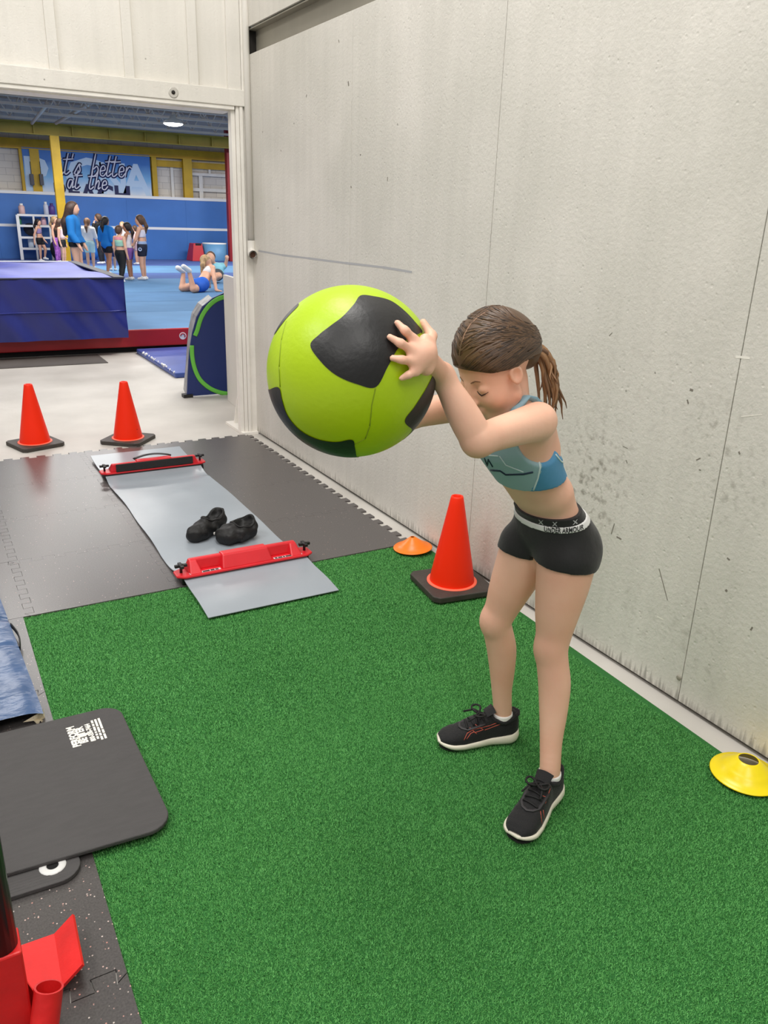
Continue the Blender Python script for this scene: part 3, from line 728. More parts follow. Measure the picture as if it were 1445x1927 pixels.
# ------------------------------------------------------------------ push sled corner
M_sled = mat('red_powder_coat', (222, 34, 34), .38, var=.09, vscale=14, bump=.1, bscale=60)
sl = thing('push_sled', 'red steel push sled corner with a black upright pole', 'sled', (-.02, 1.35, 0))
T = .012
def zf(x, y, z): p = PF(x, y, z); return Vector((p.x, p.y, z))
b = MB()
A, B_, C_, D = zf(20, 1790, T), zf(105, 1760, T), zf(121, 1858, T), zf(20, 1880, T)
b.prism([A, D, C_, B_], (0, 0, .006)); b.build('skid_plate', M_sled, sl)
up = Vector((.042, 0, .036))
MB().prism([B_, C_, C_+up, B_+up], (-.004, 0, .005)).build('upturned_flange', M_sled, sl)
# square upright and its pole
px_, py_ = zf(27, 1890, .018).x-.028, zf(27, 1890, .018).y+.03
sq = .05
bb = Vector((-.03, 1.36, 0)); r0 = PF(33, 1752, .20)
cx_, cy_ = r0.x-.03, r0.y-.02
MB().box((cx_-.032, cy_-.032, .003), (cx_+.032, cy_+.032, .20)).build('socket_post', M_sled, sl, bevel=.004)
MB().tube([(cx_, cy_, .14), (cx_, cy_, 1.02)], .0285, 20).build('push_pole', mat('black_pole', (14, 14, 15), .3), sl)
tt = zf(92, 1857, .095); dr = Vector((-.25, -.30, -.92)).normalized()
tb = MB(); tb.tube([tt, tt+dr*.11], .0265, 24, cap=False); tb.tube([tt, tt+dr*.11], .0225, 24, cap=False)
tb.lathe([(.0225, 0), (.0265, 0)], tt, 24, dr.to_track_quat('Z', 'Y').to_matrix()); tb.build('tube_socket', M_sled, sl)
MB().prism([(cx_+.03, cy_-.006, .004), (cx_+.075, cy_-.03, .004), (tt.x-.02, tt.y-.01, .085), (cx_+.03, cy_-.006, .10)], (0, .006, 0)).build('gusset', M_sled, sl)
# ================================================================== medicine ball
from mathutils.geometry import delaunay_2d_cdt
BC = PY(662, 701, 1.46); BR = .1745
M_lime = mat('lime_vinyl', (172, 204, 2), .42, bump=.08, bscale=90)
M_bvin = mat('black_vinyl', (22, 22, 23), .42, bump=.08, bscale=90)
ball = thing('medicine_ball', 'lime green and black medicine ball held up by the girl', 'ball', BC)
bd = (CAM-BC).normalized(); bu0 = (cu-bd*cu.dot(bd)).normalized(); brt = (cr-bd*cr.dot(bd)).normalized()
def flat_of(x, y):       # outline point -> unrolled (angle-from-centre) plane of the ball
    u, v = (x-664)/172.0, -(y-701)/172.0; r = math.hypot(u, v); th = math.asin(r) if r < .94 else math.asin(.94)+(r-.94)*2.2
    return Vector((u/r*th, v/r*th))
def smooth_loop(P, n=6):
    out = []; m = len(P)
    for i in range(m):
        p0, p1, p2, p3 = P[i-1], P[i], P[(i+1) % m], P[(i+2) % m]
        for k in range(n):
            t = k/n; out.append(.5*((2*p1)+(p2-p0)*t+(2*p0-5*p1+4*p2-p3)*t*t+(3*p1-p0-3*p2+p3)*t**3))
    return out
PANELS = [[(588, 652), (604, 633), (626, 616), (648, 599), (668, 576), (681, 558), (706, 559), (738, 566), (764, 584), (786, 606), (800, 624), (776, 634), (750, 656), (730, 690), (708, 727), (674, 722), (636, 706), (608, 682)],
          [(478, 742), (502, 734), (524, 729), (530, 752), (540, 784), (564, 812), (596, 828), (632, 833), (664, 828), (670, 845), (674, 872), (680, 905), (620, 915), (540, 890), (490, 840), (470, 790)],
          [(766, 794), (784, 766), (803, 738), (822, 708), (842, 690), (866, 700), (878, 760), (850, 820), (806, 856), (778, 856), (780, 838), (786, 816)],
          [(510, 624), (524, 612), (541, 594), (560, 574), (551, 562), (530, 580), (508, 604), (496, 620)]]
MB().lathe([(BR*math.sin(math.pi*i/64), -BR*math.cos(math.pi*i/64)) for i in range(65)], BC, 96).build('lime_panel', M_lime, ball)
for P in PANELS:
    lp = smooth_loop([flat_of(*p) for p in P]); m_ = len(lp)
    x0, x1 = min(p.x for p in lp), max(p.x for p in lp); y0, y1 = min(p.y for p in lp), max(p.y for p in lp)
    inner = [Vector((x0+(x1-x0)*i/24, y0+(y1-y0)*j/24)) for i in range(25) for j in range(25)]
    cv, ce, cf, _, _, _ = delaunay_2d_cdt(lp+inner, [(i, (i+1) % m_) for i in range(m_)], [list(range(m_))], 1, 1e-5)
    for sg in ((1, -1) if P is PANELS[0] else (1,)):
        vs = []
        for p in cv:
            th = p.length; ph = math.atan2(p.y, p.x)
            d_ = (brt*math.cos(ph)+bu0*math.sin(ph))*math.sin(th)+bd*math.cos(th); vs.append(BC+d_*sg*(BR+.0012))
        o_ = MB().add(vs, [list(f) if sg > 0 else list(f) for f in cf], True).build('black_panel', M_bvin, ball)
for pts in ([(538, 603), (530, 640), (526, 690), (527, 728)], [(708, 727), (701, 760), (698, 800), (690, 826), (669, 838)], [(750, 656), (772, 640), (800, 624)]):
    MB().tube([BC+((brt*math.cos(math.atan2(q.y, q.x))+bu0*math.sin(math.atan2(q.y, q.x)))*math.sin(q.length)+bd*math.cos(q.length))*(BR+.0002) for q in [flat_of(pts[i][0]+(pts[i+1][0]-pts[i][0])*k/6, pts[i][1]+(pts[i+1][1]-pts[i][1])*k/6) for i in range(len(pts)-1) for k in range(7)]], .0012, 6).build('seam', mat('lime_seam', (132, 156, 0), .6), ball)
def onball(x, y, off):
    d = ray(x, y).normalized(); oc = CAM-BC; b = oc.dot(d); c = oc.dot(oc)-(BR+off)**2; D = b*b-c
    t = -b-math.sqrt(D) if D > 0 else -b
    return CAM+d*t

# ================================================================== the girl
M_skin = mat('skin', (240, 192, 166), .5, sss=.12, rgb2=(232, 178, 152), vscale=7, bump=.03, bscale=200)
gf = Vector((-1, -.08, 0)).normalized(); gl = Vector((.08, -1, 0)).normalized()
hf = (gf*math.cos(math.radians(33))+Vector((0, 0, -1))*math.sin(math.radians(33))).normalized(); hl = gl; hu = (hl.cross(hf)).normalized()*1.0
if hu.z < 0: hu = -hu
HC = PY(928, 682, 1.475)
RH = np.array([list(hf), list(hl), list(hu)])
def hp_(f, l, u): return HC+hf*f+hl*l+hu*u
LAT = (0.08, -1, 0)
sL = Vector((1.188, 1.365, 1.058)); sR = Vector((1.22, 1.595, 1.058)); nb = Vector((1.205, 1.48, 1.07))
eL = PY(898, 828, 1.315); wL = PY(831, 706, 1.365)
eR = Vector((1.00, 1.63, 1.03)); wR = Vector((.868, 1.60, 1.15))
kL = PY(1039, 1220, 1.395); kR = PY(935, 1168, 1.595)
tor = [
 ops_e('t', (1.385, 1.487, .715), (.080, .116, .080), k=.03),
 ops_e('t', (1.422, 1.434, .675), (.060, .066, .070), k=.03), ops_e('t', (1.42, 1.543, .67), (.060, .066, .070), k=.03),
 ops_c('t', (1.372, 1.486, .745), .060, (1.330, 1.486, .84), .058, .025, LAT, 1.6),
 ops_c('t', (1.312, 1.484, .845), .062, (1.208, 1.48, .985), .074, .02, LAT, 1.52),
 ops_c('t', (1.205, 1.405, 1.035), .044, (1.215, 1.562, 1.035), .044, .04),
 ops_c('t', (1.275, 1.44, .97), .042, (1.245, 1.43, 1.03), .04, .03), ops_c('t', (1.275, 1.53, .97), .042, (1.245, 1.54, 1.03), .04, .03),
 ops_c('t', nb, .042, hp_(-.03, 0, -.07), .037, .02)]
SH = {}
for nm, hx, tx in (('L', (1045, 1470), (966, 1584)), ('R', (973, 1371), (823, 1400))):
    SH[nm] = (PF(*hx, .03), PF(*tx, .004))
def ankle(nm, s_, z): h_, t_ = SH[nm]; p = h_.lerp(t_, s_); return Vector((p.x, p.y, z))
aL, aR = ankle('L', .21, .098), ankle('R', .21, .098)
leg = []
def limb(tg, PR, n=5):
    """smoothly tapering limb through (point, radius) stations"""
    Q = [Vector((p[0].x, p[0].y, p[0].z, p[1])) for p in PR]; Q = [Q[0]*2-Q[1]]+Q+[Q[-1]*2-Q[-2]]; out = []
    for i in range(1, len(Q)-2):
        p0, p1, p2, p3 = Q[i-1:i+3]
        for k in range(n):
            t = k/n; out.append(.5*((2*p1)+(p2-p0)*t+(2*p0-5*p1+4*p2-p3)*t*t+(3*p1-p0-3*p2+p3)*t**3))
    out.append(Q[-2])
    return [ops_c(tg, tuple(a.xyz), a.w, tuple(b.xyz), b.w, .02 if i == 0 else .001) for i, (a, b) in enumerate(zip(out[:-1], out[1:]))]
for h_, k_, a_, sgn in (((1.378, 1.418, .655), kL, aL, -1), ((1.366, 1.556, .645), kR, aR, 1)):
    h_ = Vector(h_); mid = h_.lerp(k_, .45)+Vector((-.004, 0, 0))
    fk = Vector((-1, 0, 0))
    leg += limb('l', [(h_, .076), (h_.lerp(k_, .25), .070), (h_.lerp(k_, .55)+fk*.003, .059), (h_.lerp(k_, .82)+fk*.003, .0475), (k_+fk*.004, .0445), (k_.lerp(a_, .12)-fk*.002, .0425), (k_.lerp(a_, .30)-fk*.010, .0430), (k_.lerp(a_, .52)-fk*.008, .0375), (k_.lerp(a_, .76)-fk*.002, .0300), (a_, .0275), (a_+Vector((0, 0, -.045)), .027)])
    leg += [ops_e('l', k_+fk*.010, (.031, .031, .036), k=.025)]
arm = limb('a', [(sL, .045), (sL.lerp(eL, .3), .0405), (sL.lerp(eL, .7), .036), (eL+Vector((.003, 0, -.002)), .0335)])+limb('a', [(eL, .0335), (eL.lerp(wL, .22), .0355), (eL.lerp(wL, .5), .0325), (eL.lerp(wL, .8), .0262), (wL, .0235)])
arm += limb('a', [(sR, .045), (sR.lerp(eR, .5), .038), (eR, .033)])+limb('a', [(eR, .033), (eR.lerp(wR, .3), .0345), (wR, .0230)])
pal = onball(797, 667, .016)
def fin(base, tip, o0=.013, o1=.0075, r0=.0088, r1=.0066, bend=.017):
    m_ = ((base[0]+tip[0])/2, (base[1]+tip[1])/2)
    A, M_, B = onball(*base, o0), onball(*m_, bend), onball(*tip, o1)
    return [ops_c('a', A, r0, M_, r0*.95, .006), ops_c('a', M_, r0*.95, B, r1, .006)]
arm += [ops_c('a', wL, .023, pal, .019, .02), ops_c('a', onball(800, 640, .014), .013, onball(802, 694, .014), .014, .02),
        ops_c('a', pal, .018, onball(778, 640, .013), .011, .012), ops_c('a', pal, .018, onball(774, 660, .013), .011, .012),
        ops_c('a', pal, .018, onball(776, 680, .013), .011, .012), ops_c('a', pal, .018, onball(782, 698, .013), .011, .012)]
arm += fin((778, 638), (747, 607)) + fin((774, 658), (733, 634)) + fin((775, 680), (738, 674), r0=.0084) + fin((782, 699), (755, 712), r0=.0076, r1=.006)
arm += [ops_c('a', onball(808, 660, .018), .012, onball(812, 632, .015), .0105, .012), ops_c('a', onball(812, 632, .015), .0102, onball(796, 606, .009), .0075, .008)]
# far hand on the back of the ball
def bdir(x, y, z, o): v = Vector((x, y, z)).normalized(); return BC+v*(BR+o)
pR = bdir(.55, .8, .0, .016); arm += [ops_c('a', wR, .023, pR, .019, .02)]
for i, (tx, ty, tz) in enumerate(((.05, .95, .35), (-.08, 1, .12), (-.08, 1, -.12), (.05, .95, -.32))):
    b0 = bdir(.36, .9, .2-.14*i, .013); arm += [ops_c('a', pR, .018, b0, .011, .012), ops_c('a', b0, .0088, bdir(tx, ty, tz, .008), .0066, .006)]
arm += [ops_c('a', pR, .013, bdir(.55, .68, .38, .011), .009, .01), ops_c('a', bdir(.55, .68, .38, .011), .009, bdir(.42, .68, .58, .009), .007, .008)]
EAR = PY(969, 703, HC.y-.070)
hd_ = [ops_e('h', hp_(-.012, 0, .022), (.094, .073, .090), RH, .02), ops_e('h', hp_(.036, 0, -.042), (.052, .056, .070), RH, .03),
       ops_e('h', hp_(.058, 0, -.098), (.022, .024, .018), RH, .03), ops_c('h', hp_(.01, .045, -.075), .018, hp_(.055, .012, -.1), .016, .02), ops_c('h', hp_(.01, -.045, -.075), .018, hp_(.055, -.012, -.1), .016, .02),
       ops_e('h', hp_(.055, .034, -.05), (.026, .024, .028), RH, .02), ops_e('h', hp_(.055, -.034, -.05), (.026, .024, .028), RH, .02),
       ops_e('h', hp_(.083, .031, -.010), (.012, .016, .011), RH, .01, True), ops_e('h', hp_(.083, -.031, -.010), (.012, .016, .011), RH, .01, True),
       ops_e('h', hp_(.070, .031, -.014), (.013, .015, .0115), RH, .006), ops_e('h', hp_(.070, -.031, -.014), (.013, .015, .0115), RH, .006),
       ops_c('h', hp_(.084, 0, -.004), .008, hp_(.102, 0, -.043), .0105, .012), ops_e('h', hp_(.096, 0, -.046), (.009, .016, .008), RH, .01),
       ops_e('h', hp_(.086, 0, -.071), (.009, .019, .0055), RH, .008), ops_e('h', hp_(.084, 0, -.080), (.009, .016, .006), RH, .008),
       ops_e('h', EAR+hl*.004, (.019, .009, .027), RH, .006), ops_e('h', EAR+hl*.0145+hf*.003, (.0115, .0125, .0175), RH, .002, True),
       ops_e('h', hp_(-.008, -.074, -.022), (.018, .0075, .027), RH, .006)]
girl = thing('person', 'girl in light blue sports top and black shorts holding up the lime ball', 'person', (1.25, 1.48, 0))
B = SDF((.66, 1.16, .03), (1.56, 1.76, 1.36), .0036); B.run(tor+leg+arm+hd_)
body = B.mesh('body', M_skin, girl, smooth=3)
# --- sports top
M_top = mat('sports_top_blue', (112, 168, 196), .6, rgb2=(150, 188, 204), vscale=9, bump=.35, bscale=14, stretch=(1, 1, 2.5))
M_topg = mat('sports_top_grey', (146, 176, 184), .6, bump=.2, bscale=16)
M_tseam = mat('top_seam', (206, 224, 226), .6)
axis = Vector((-.45, 0, .89)).normalized()
tp0 = PY(990, 920, 1.40)
T_ = SDF((1.05, 1.30, .78), (1.45, 1.66, 1.15), .0036); T_.run(tor[:-1], .0055)
T_.plane(PY(1000, 912, 1.44), (.28, -.02, -.96))
T_.plane((1.235, 1.48, 1.03), (-.20, 0, .98))
for (cx_, cy_, cz_) in ((1.215, 1.345, 1.045), (1.24, 1.615, 1.045)): T_.ell((cx_, cy_, cz_), (.10, .068, .10), k=.006, carve=True)
T_.ell((1.33, 1.40, 1.03), (.085, .075, .085), k=.006, carve=True); T_.ell((1.33, 1.56, 1.03), (.085, .075, .085), k=.006, carve=True)
top = T_.mesh('sports_top', M_top, girl, smooth=1)
bt = bvh_of(top)
q1, q2 = hit(bt, 1012, 862)[0], hit(bt, 1007, 912)[0]
if q1 is not None and q2 is not None:
    top.data.materials.append(mat('sports_top_side', (74, 138, 178), .6, bump=.35, bscale=16)); top.data.materials.append(M_topg)
    for p_ in top.data.polygons:
        c_ = p_.center; f_ = (c_.z-q2.z)/(q1.z-q2.z); p_.material_index = 1 if c_.x > q2.x+(q1.x-q2.x)*f_ else 2
for pts, r in (([(1011, 853), (1016, 880), (1012, 900), (1004, 922)], .0022), ([(1045, 855), (1055, 868), (1062, 872)], .002), ([(893, 838), (910, 856), (938, 858)], .0018), ([(940, 858), (952, 875), (985, 888)], .0014)):
    line_on(bt, pts, r, 'seam', M_tseam, top)
M_navy = mat('navy_print', (20, 44, 66), .6)
for pts, r in (([(918, 884), (942, 886), (952, 893), (985, 892), (1003, 888)], .0026), ([(921, 886), (928, 900), (934, 912)], .0026), ([(912, 862), (917, 876), (919, 864), (927, 878)], .0018)):
    line_on(bt, pts, r, 'print', M_navy, top)
# strap running over the shoulder to the neck
def strap(pts, r):
    return MB().tube(pts, r, 8, flat=((0, .35, .94), .3)).build('strap', M_top, top)
bb_ = bvh_of(body)
sp_ = []
for x, y in ((940, 838), (950, 800), (962, 770), (976, 748), (990, 733), (1003, 726)):
    q, n_ = hit(bb_, x, y)
Sp = [Vector((1.165, 1.425, 1.0)), Vector((1.16, 1.43, 1.04)), Vector((1.175, 1.435, 1.075)), Vector((1.205, 1.438, 1.098)), Vector((1.24, 1.44, 1.095)), Vector((1.27, 1.455, 1.07))]
def snap(p, lift=.003):
    q = bb_.find_nearest(p); return q[0]+q[1]*lift
strap([snap(p) for p in Sp], .017)
strap([snap(Vector((p.x, 2*1.482-p.y, p.z))) for p in Sp], .017)
# --- shorts
M_short = mat('black_shorts', (17, 17, 18), .75, bump=.25, bscale=22, sheen=.15)
Q_ = SDF((1.20, 1.28, .50), (1.56, 1.70, .83), .0036)
Q_.run(tor[:5]+leg, .007)
wz = PY(1040, 978, 1.42).z
Q_.plane((1.37, 1.48, wz-.006), (-.20, 0, 1))
hL = PY(1075, 1080, 1.36); hR = PY(985, 1040, 1.55)
X, Y, Z = np.meshgrid(*Q_.ax, indexing='ij', sparse=True)
hem = np.where(Y < 1.487, hL.z-.30*(Y-1.36)*0+.10*(X-1.37)*-1, hR.z+.10*(X-1.37)*-1)
Q_.S = np.maximum(Q_.S, (hem-Z).astype(np.float32))
shorts = Q_.mesh('shorts', M_short, girl, smooth=1)
for nm, z0, z1, gr, m_ in (('waistband', wz-.008, wz+.014, .0065, M_short), ('waistband_stripe', wz-.022, wz-.006, .0085, mat('white_elastic', (216, 216, 214), .6))):
    K_ = SDF((1.20, 1.28, wz-.05), (1.56, 1.70, wz+.05), .0022); K_.run(tor[:5]+leg, gr)
    K_.plane((1.37, 1.48, z1), (-.20, 0, 1)); K_.plane((1.37, 1.48, z0), (.20, 0, -1)); wb_ = K_.mesh(nm, m_, shorts, smooth=1)
    if nm == 'waistband_stripe': bs_ = bvh_of(wb_)
    else: bk_ = bvh_of(wb_)
def pick(bv, x, lo, hi):
    """middle of the band as seen at picture column x"""
    ys_ = [y for y in np.arange(lo, hi, .5) if hit(bv, x, y)[0] is not None and abs(hit(bv, x, y)[1].z) < .55]
    return sum(ys_)/len(ys_) if ys_ else None
def text_band(bv, txt, x0, x1, hpx, name, m, parent, bold=.02):
    vs, fs = text_mesh(txt, 1.0, bold); xa, xb = min(v.x for v in vs), max(v.x for v in vs); out = []
    cols = {}
    for v in vs:
        x = x0+(x1-x0)*(v.x-xa)/(xb-xa); kx = round(x)
        if kx not in cols: cols[kx] = pick(bv, kx, 920, 1040)
        if cols[kx] is None: return None
        kb = cols.get(kx+1) or pick(bv, kx+1, 920, 1040) or cols[kx]; ym_ = cols[kx]+(kb-cols[kx])*(x-kx)
        q, n_ = hit(bv, x, ym_-(v.y)*hpx)
        if q is None: q, n_ = hit(bv, x, ym_)
        if q is None: return None
        out.append(q+n_*.0012)
    return MB().add(out, fs).build(name, m, parent)
text_band(bs_, 'UNDER ARMOUR', 1024, 1098, 13, 'lettering', mat('band_ink', (22, 22, 24), .6), shorts)
for x in (1018, 1044, 1082):
    text_band(bk_, 'X', x-5, x+5, 11, 'emblem', mat('band_grey', (170, 170, 172), .6), shorts, .03)
# --- hair
def hairmat(name, c1, c2):
    m = mat(name, c1, .45); nt = m.node_tree; g = nt.nodes.new('ShaderNodeNewGeometry'); r = nt.nodes.new('ShaderNodeValToRGB')
    r.color_ramp.elements[0].color = L3(c1); r.color_ramp.elements[1].color = L3(c2); nt.links.new(g.outputs['Random Per Island'], r.inputs[0])
    nt.links.new(r.outputs[0], nt.nodes['Principled BSDF'].inputs['Base Color']); return m
M_hair = hairmat('brown_hair', (52, 39, 31), (104, 78, 56)); M_hairl = hairmat('light_brown_hair', (92, 64, 44), (158, 118, 80))
Hh = SDF((.98, 1.36, 1.08), (1.34, 1.60, 1.36), .003)
Hh.run([ops_e('h', hp_(-.014, 0, .024), (.098, .077, .094), RH, .02), ops_e('h', hp_(-.07, 0, .0), (.05, .058, .06), RH, .03)], .0045)
Hh.plane(hp_(.055, 0, .022), tuple(hf*.62-hu*.78)); Hh.plane(hp_(.0, 0, .004), tuple(-hu*.95+hf*.30)); Hh.ell(hp_(-.078, 0, -.022), (.040, .056, .050), RH, .02)
hair = Hh.mesh('hair', M_hair, girl, smooth=1)
bh = bvh_of(hair)
line_on(bh, [(869, 648), (874, 630), (884, 612), (900, 596), (918, 585)], .0010, 'parting', mat('scalp', (176, 136, 112), .6), hair, lift=.0002)
# hair drawn back from hairline and parting, gathered at the tie
strands = MB(); random.seed(9); tie = hp_(-.108, .0, -.03)
for i in range(340):
    s_ = 1 if i % 2 else -1; f = random.random()
    if f < .55:      # from the front hairline and temples
        a = random.random(); u_ = .060-.054*a; p0 = hp_((.0169+.78*u_)/.62-.003, s_*(.002+.08*a**.7), u_); p1 = hp_(.02-.03*a, s_*(.05+.04*a), .10-.10*a)
    else:            # from the parting over the crown
        a = random.random(); p0 = hp_(.075-.16*a, s_*.003, .075+.045*math.sin(a*2.4)); p1 = hp_(.02-.05*a, s_*(.04+.05*random.random()), .11-.03*a)
    p2 = hp_(-.075, s_*(.03+.05*random.random()), .055-.05*random.random()); P = []
    for k in range(9):
        t = k/8; p = p0*(1-t)**3+p1*3*t*(1-t)**2+p2*3*t*t*(1-t)+tie*t**3; q = bh.find_nearest(p); P.append(q[0]+q[1]*(.0002+.0012*random.random()*math.sin(math.pi*t)))
    strands.tube(P, [.0012, .0026, .0034, .0036, .0036, .0036, .0036, .0032, .0026], 5)
so_ = strands.build('hair_strands', M_hair, hair); so_['kind'] = 'stuff'
pt = MB(); base = hp_(-.110, .0, -.03); random.seed(5)
ends = [PY(1040, 752, 1.45), PY(1034, 775, 1.44), PY(1046, 775, 1.46), PY(1028, 740, 1.47), PY(1040, 720, 1.44)]
for i in range(38):
    e_ = random.choice(ends)+Vector((random.uniform(-.018, .018), random.uniform(-.02, .02), random.uniform(-.02, .02)))
    m1 = base+Vector((.035+random.uniform(-.008, .012), random.uniform(-.016, .016), -.005+random.uniform(-.012, .012)))
    m2 = base.lerp(e_, .6)+Vector((.034+random.uniform(-.012, .012), random.uniform(-.02, .02), 0))
    P = [base*(1-t)**3+m1*3*t*(1-t)**2+m2*3*t*t*(1-t)+e_*t**3 for t in [k/12 for k in range(13)]]
    P = [p+Vector((.003*math.sin(k*1.1+i), .003*math.cos(k*1.3+i*2), 0)) for k, p in enumerate(P)]
    pt.tube(P, [.005, .0065, .007, .007, .0068, .0065, .006, .0055, .005, .004, .003, .002, .0008], 5)
po = pt.build('ponytail', M_hairl, hair); po['kind'] = 'stuff'
MB().lathe([(.016, -.006), (.021, -.005), (.022, 0), (.021, .005), (.016, .006)], base, 16, (Vector((.8, 0, -.4))).to_track_quat('Z', 'Y').to_matrix()).build('hair_tie', mat('hair_tie', (30, 26, 24), .8), hair)
# eyelashes and brows
M_lash = mat('lash', (48, 30, 22), .7); M_brow = mat('brow', (120, 84, 58), .7); M_lip = mat('lips', (196, 112, 100), .45)
for s_ in (1, -1):
    P = [bb_.find_nearest(hp_(.082-.012*abs(k-2)/2, s_*(.031+.0065*(k-2)), -.020-.003*(2-abs(k-2))))[0]+hf*.0008 for k in range(5)]
    MB().tube(P, [.0006, .0014, .0016, .0014, .0006], 6).build('eyelashes', M_lash, body)
    P = [bb_.find_nearest(hp_(.09, s_*(.031+.008*(k-2)), .012-.002*abs(k-2)))[0] for k in range(5)]
    MB().tube(P, [.0008, .0018, .0018, .0015, .0006], 6).build('eyebrow', M_brow, body)
P = [bb_.find_nearest(hp_(.1, .005*(k-3), -.0755))[0]+hf*.0002 for k in range(7)]
MB().tube(P, [.0008, .0022, .003, .003, .003, .0022, .0008], 6).build('lips', M_lip, body)

# --- shoes
M_shoe = mat('black_mesh_shoe', (15, 15, 17), .8, bump=.3, bscale=260, sheen=.1)
M_over = mat('dark_grey_overlay', (50, 48, 50), .55)
M_sole = mat('cream_foam_sole', (226, 220, 202), .6, var=.05, vscale=20)
M_outs = mat('black_outsole', (30, 29, 28), .8)
M_coral = mat('coral_trim', (190, 84, 66), .6); M_lace = mat('black_lace', (16, 16, 17), .7); M_sock = mat('white_sock', (236, 234, 230), .85)
def shoe(heel, toe, ank, lines, nm):
    heel = Vector((heel.x, heel.y, .0022)); toe = Vector((toe.x, toe.y, .0022)); L = (toe-heel).length; fx = (toe-heel).normalized(); fy = Vector((0, 0, 1)).cross(fx)
    t = thing('x', '', '') if False else None
    def pt(s, y, z): return heel+fx*(s*L)+fy*y+Vector((0, 0, z))
    def hw(s):
        w = .036+.009*max(0, min(1, (s-.35)/.35))**1.2-.003*math.exp(-((s-.36)/.12)**2)
        if s < .12: w *= math.sqrt(max(0, 1-((.12-s)/.12)**2))*.92+.08
        if s > .80: w *= math.sqrt(max(0, 1-((s-.80)/.205)**2))
        return w
    def zb(s): return .004*max(0, (s-.72)/.28)**2*3+.003*max(0, (.12-s)/.12)
    def zt_(s): return .032-.012*min(1, s/.75)+.005*max(0, (s-.8)/.2)+.012*max(0, (.15-s)/.15)
    n = 44
    b = MB(); ring = []
    ss = [i/n for i in range(n+1)]
    out = [(s, hw(s)) for s in ss]+[(s, -hw(s)) for s in ss[::-1][1:-1]]
    lay = [(.90, lambda s: zb(s)), (1.0, lambda s: zb(s)+.006), (1.07, lambda s: (zb(s)+zt_(s))/2), (1.03, lambda s: zt_(s)-.002), (.96, lambda s: zt_(s))]
    m_ = len(out)
    for sc, fz in lay:
        for s, w in out: b.v.append(tuple(pt(.5+(s-.5)*(1+(sc-1)*.35), w*sc, fz(s))))
    for a in range(len(lay)-1):
        for k in range(m_): b.f.append([a*m_+k, a*m_+(k+1) % m_, (a+1)*m_+(k+1) % m_, (a+1)*m_+k]); b.sm.append(True)
    b.f.append(list(range(m_))[::-1]); b.sm.append(False); b.f.append([(len(lay)-1)*m_+k for k in range(m_)]); b.sm.append(False)
    sole = b.build('shoe', M_sole, girl); sole['label'] = 'cream sole'
    MB().prism([pt(.5+(s-.5)*.97, w*.9, .0) for s, w in out], (0, 0, .004)).build('outsole', M_outs, sole)
    def top(s):
        P = [(0, .086), (.05, .096), (.12, .090), (.22, .083), (.32, .087), (.40, .097), (.46, .089), (.56, .076), (.68, .062), (.8, .052), (.9, .044), (.97, .034), (1, .022)]
        for (a, za), (c, zc) in zip(P[:-1], P[1:]):
            if a <= s <= c:
                f = (s-a)/(c-a); f = f*f*(3-2*f); return za+(zc-za)*f
        return .02
    def up_(u, v):
        s = .012+.972*u; a = math.pi*v; w = hw(s)*.93; z0 = zt_(s)-.003; h = top(s)-z0
        y = w*math.copysign(abs(math.cos(a))**.75, math.cos(a)); z = z0+h*math.sin(a)**.72
        return pt(s+(.02*(1-s/.2)*math.sin(a)*.5 if s < .2 else 0), y, z)
    up = MB().grid(up_, 60, 30).build('shoe_upper', M_shoe, sole)
    bv = bvh_of(up)
    # sock and collar
    c = Vector((ank.x, ank.y, 0)); an = Vector((0, 0, 1))
    col = []
    for k in range(33):
        a = 2*math.pi*k/32; s = .20+.185*math.cos(a); y = .0285*math.sin(a); col.append(pt(s, y, top(max(.03, s))-.009*abs(math.sin(a))))
    MB().tube(col, .0065, 8, cap=False).build('collar', M_shoe, sole)
    sk = []
    MB().lathe([(.0312, -.008), (.0312, .0), (.0305, .005), (.027, .006)], Vector((ank.x, ank.y, .090)), 24).build('sock', M_sock, sole)
    MB().grid(lambda u, v: pt(.36+.10*u-.03, (.024-.004*u)*(2*v-1), .094+.016*(1-u)+.004*math.sin(math.pi*v)), 6, 8).build('tongue', M_shoe, sole)
    # eyestay and laces
    es = [pt(s, y, 0) for s, y in ((.46, .026), (.56, .026), (.66, .024), (.72, .014), (.74, 0), (.72, -.014), (.66, -.024), (.56, -.026), (.46, -.026))]
    E_ = []
    for p in es:
        q = bv.ray_cast(p+Vector((0, 0, .3)), Vector((0, 0, -1))); E_.append(q[0]+Vector((0, 0, .0005)) if q[0] is not None else p+Vector((0, 0, .06)))
    MB().tube(E_, .0055, 6, flat=((0, 0, 1), .4)).build('eyestay', M_over, sole)
    for i, s in enumerate((.48, .54, .60, .66)):
        P = []
        for k in range(7):
            y = .022*(k-3)/3; p = pt(s+.02*(k/6-.5)*(1 if i % 2 else -1), y, 0); q = bv.ray_cast(p+Vector((0, 0, .3)), Vector((0, 0, -1)))
            P.append((q[0] if q[0] is not None else p+Vector((0, 0, .06)))+Vector((0, 0, .003)))
        MB().tube(P, .003, 6).build('lace', M_lace, sole)
    kn = pt(.47, 0, top(.47)+.008)
    for s_ in (1, -1):
        lp = [kn+fy*s_*.032*math.sin(math.pi*k/10)*1.0+fx*(.012-.028*math.sin(2*math.pi*k/10)*.5)+Vector((0, 0, .010*math.sin(math.pi*k/10))) for k in range(11)]
        MB().tube(lp, .0032, 6).build('lace_bow', M_lace, sole)
        MB().tube([kn, kn+fy*s_*.018+fx*.02+Vector((0, 0, .004)), kn+fy*s_*.026+fx*.05-Vector((0, 0, .006))], .0028, 6).build('lace_end', M_lace, sole)
    for pts in lines: line_on(bv, pts, .0013, 'side_stripe', M_coral, sole)
    return sole
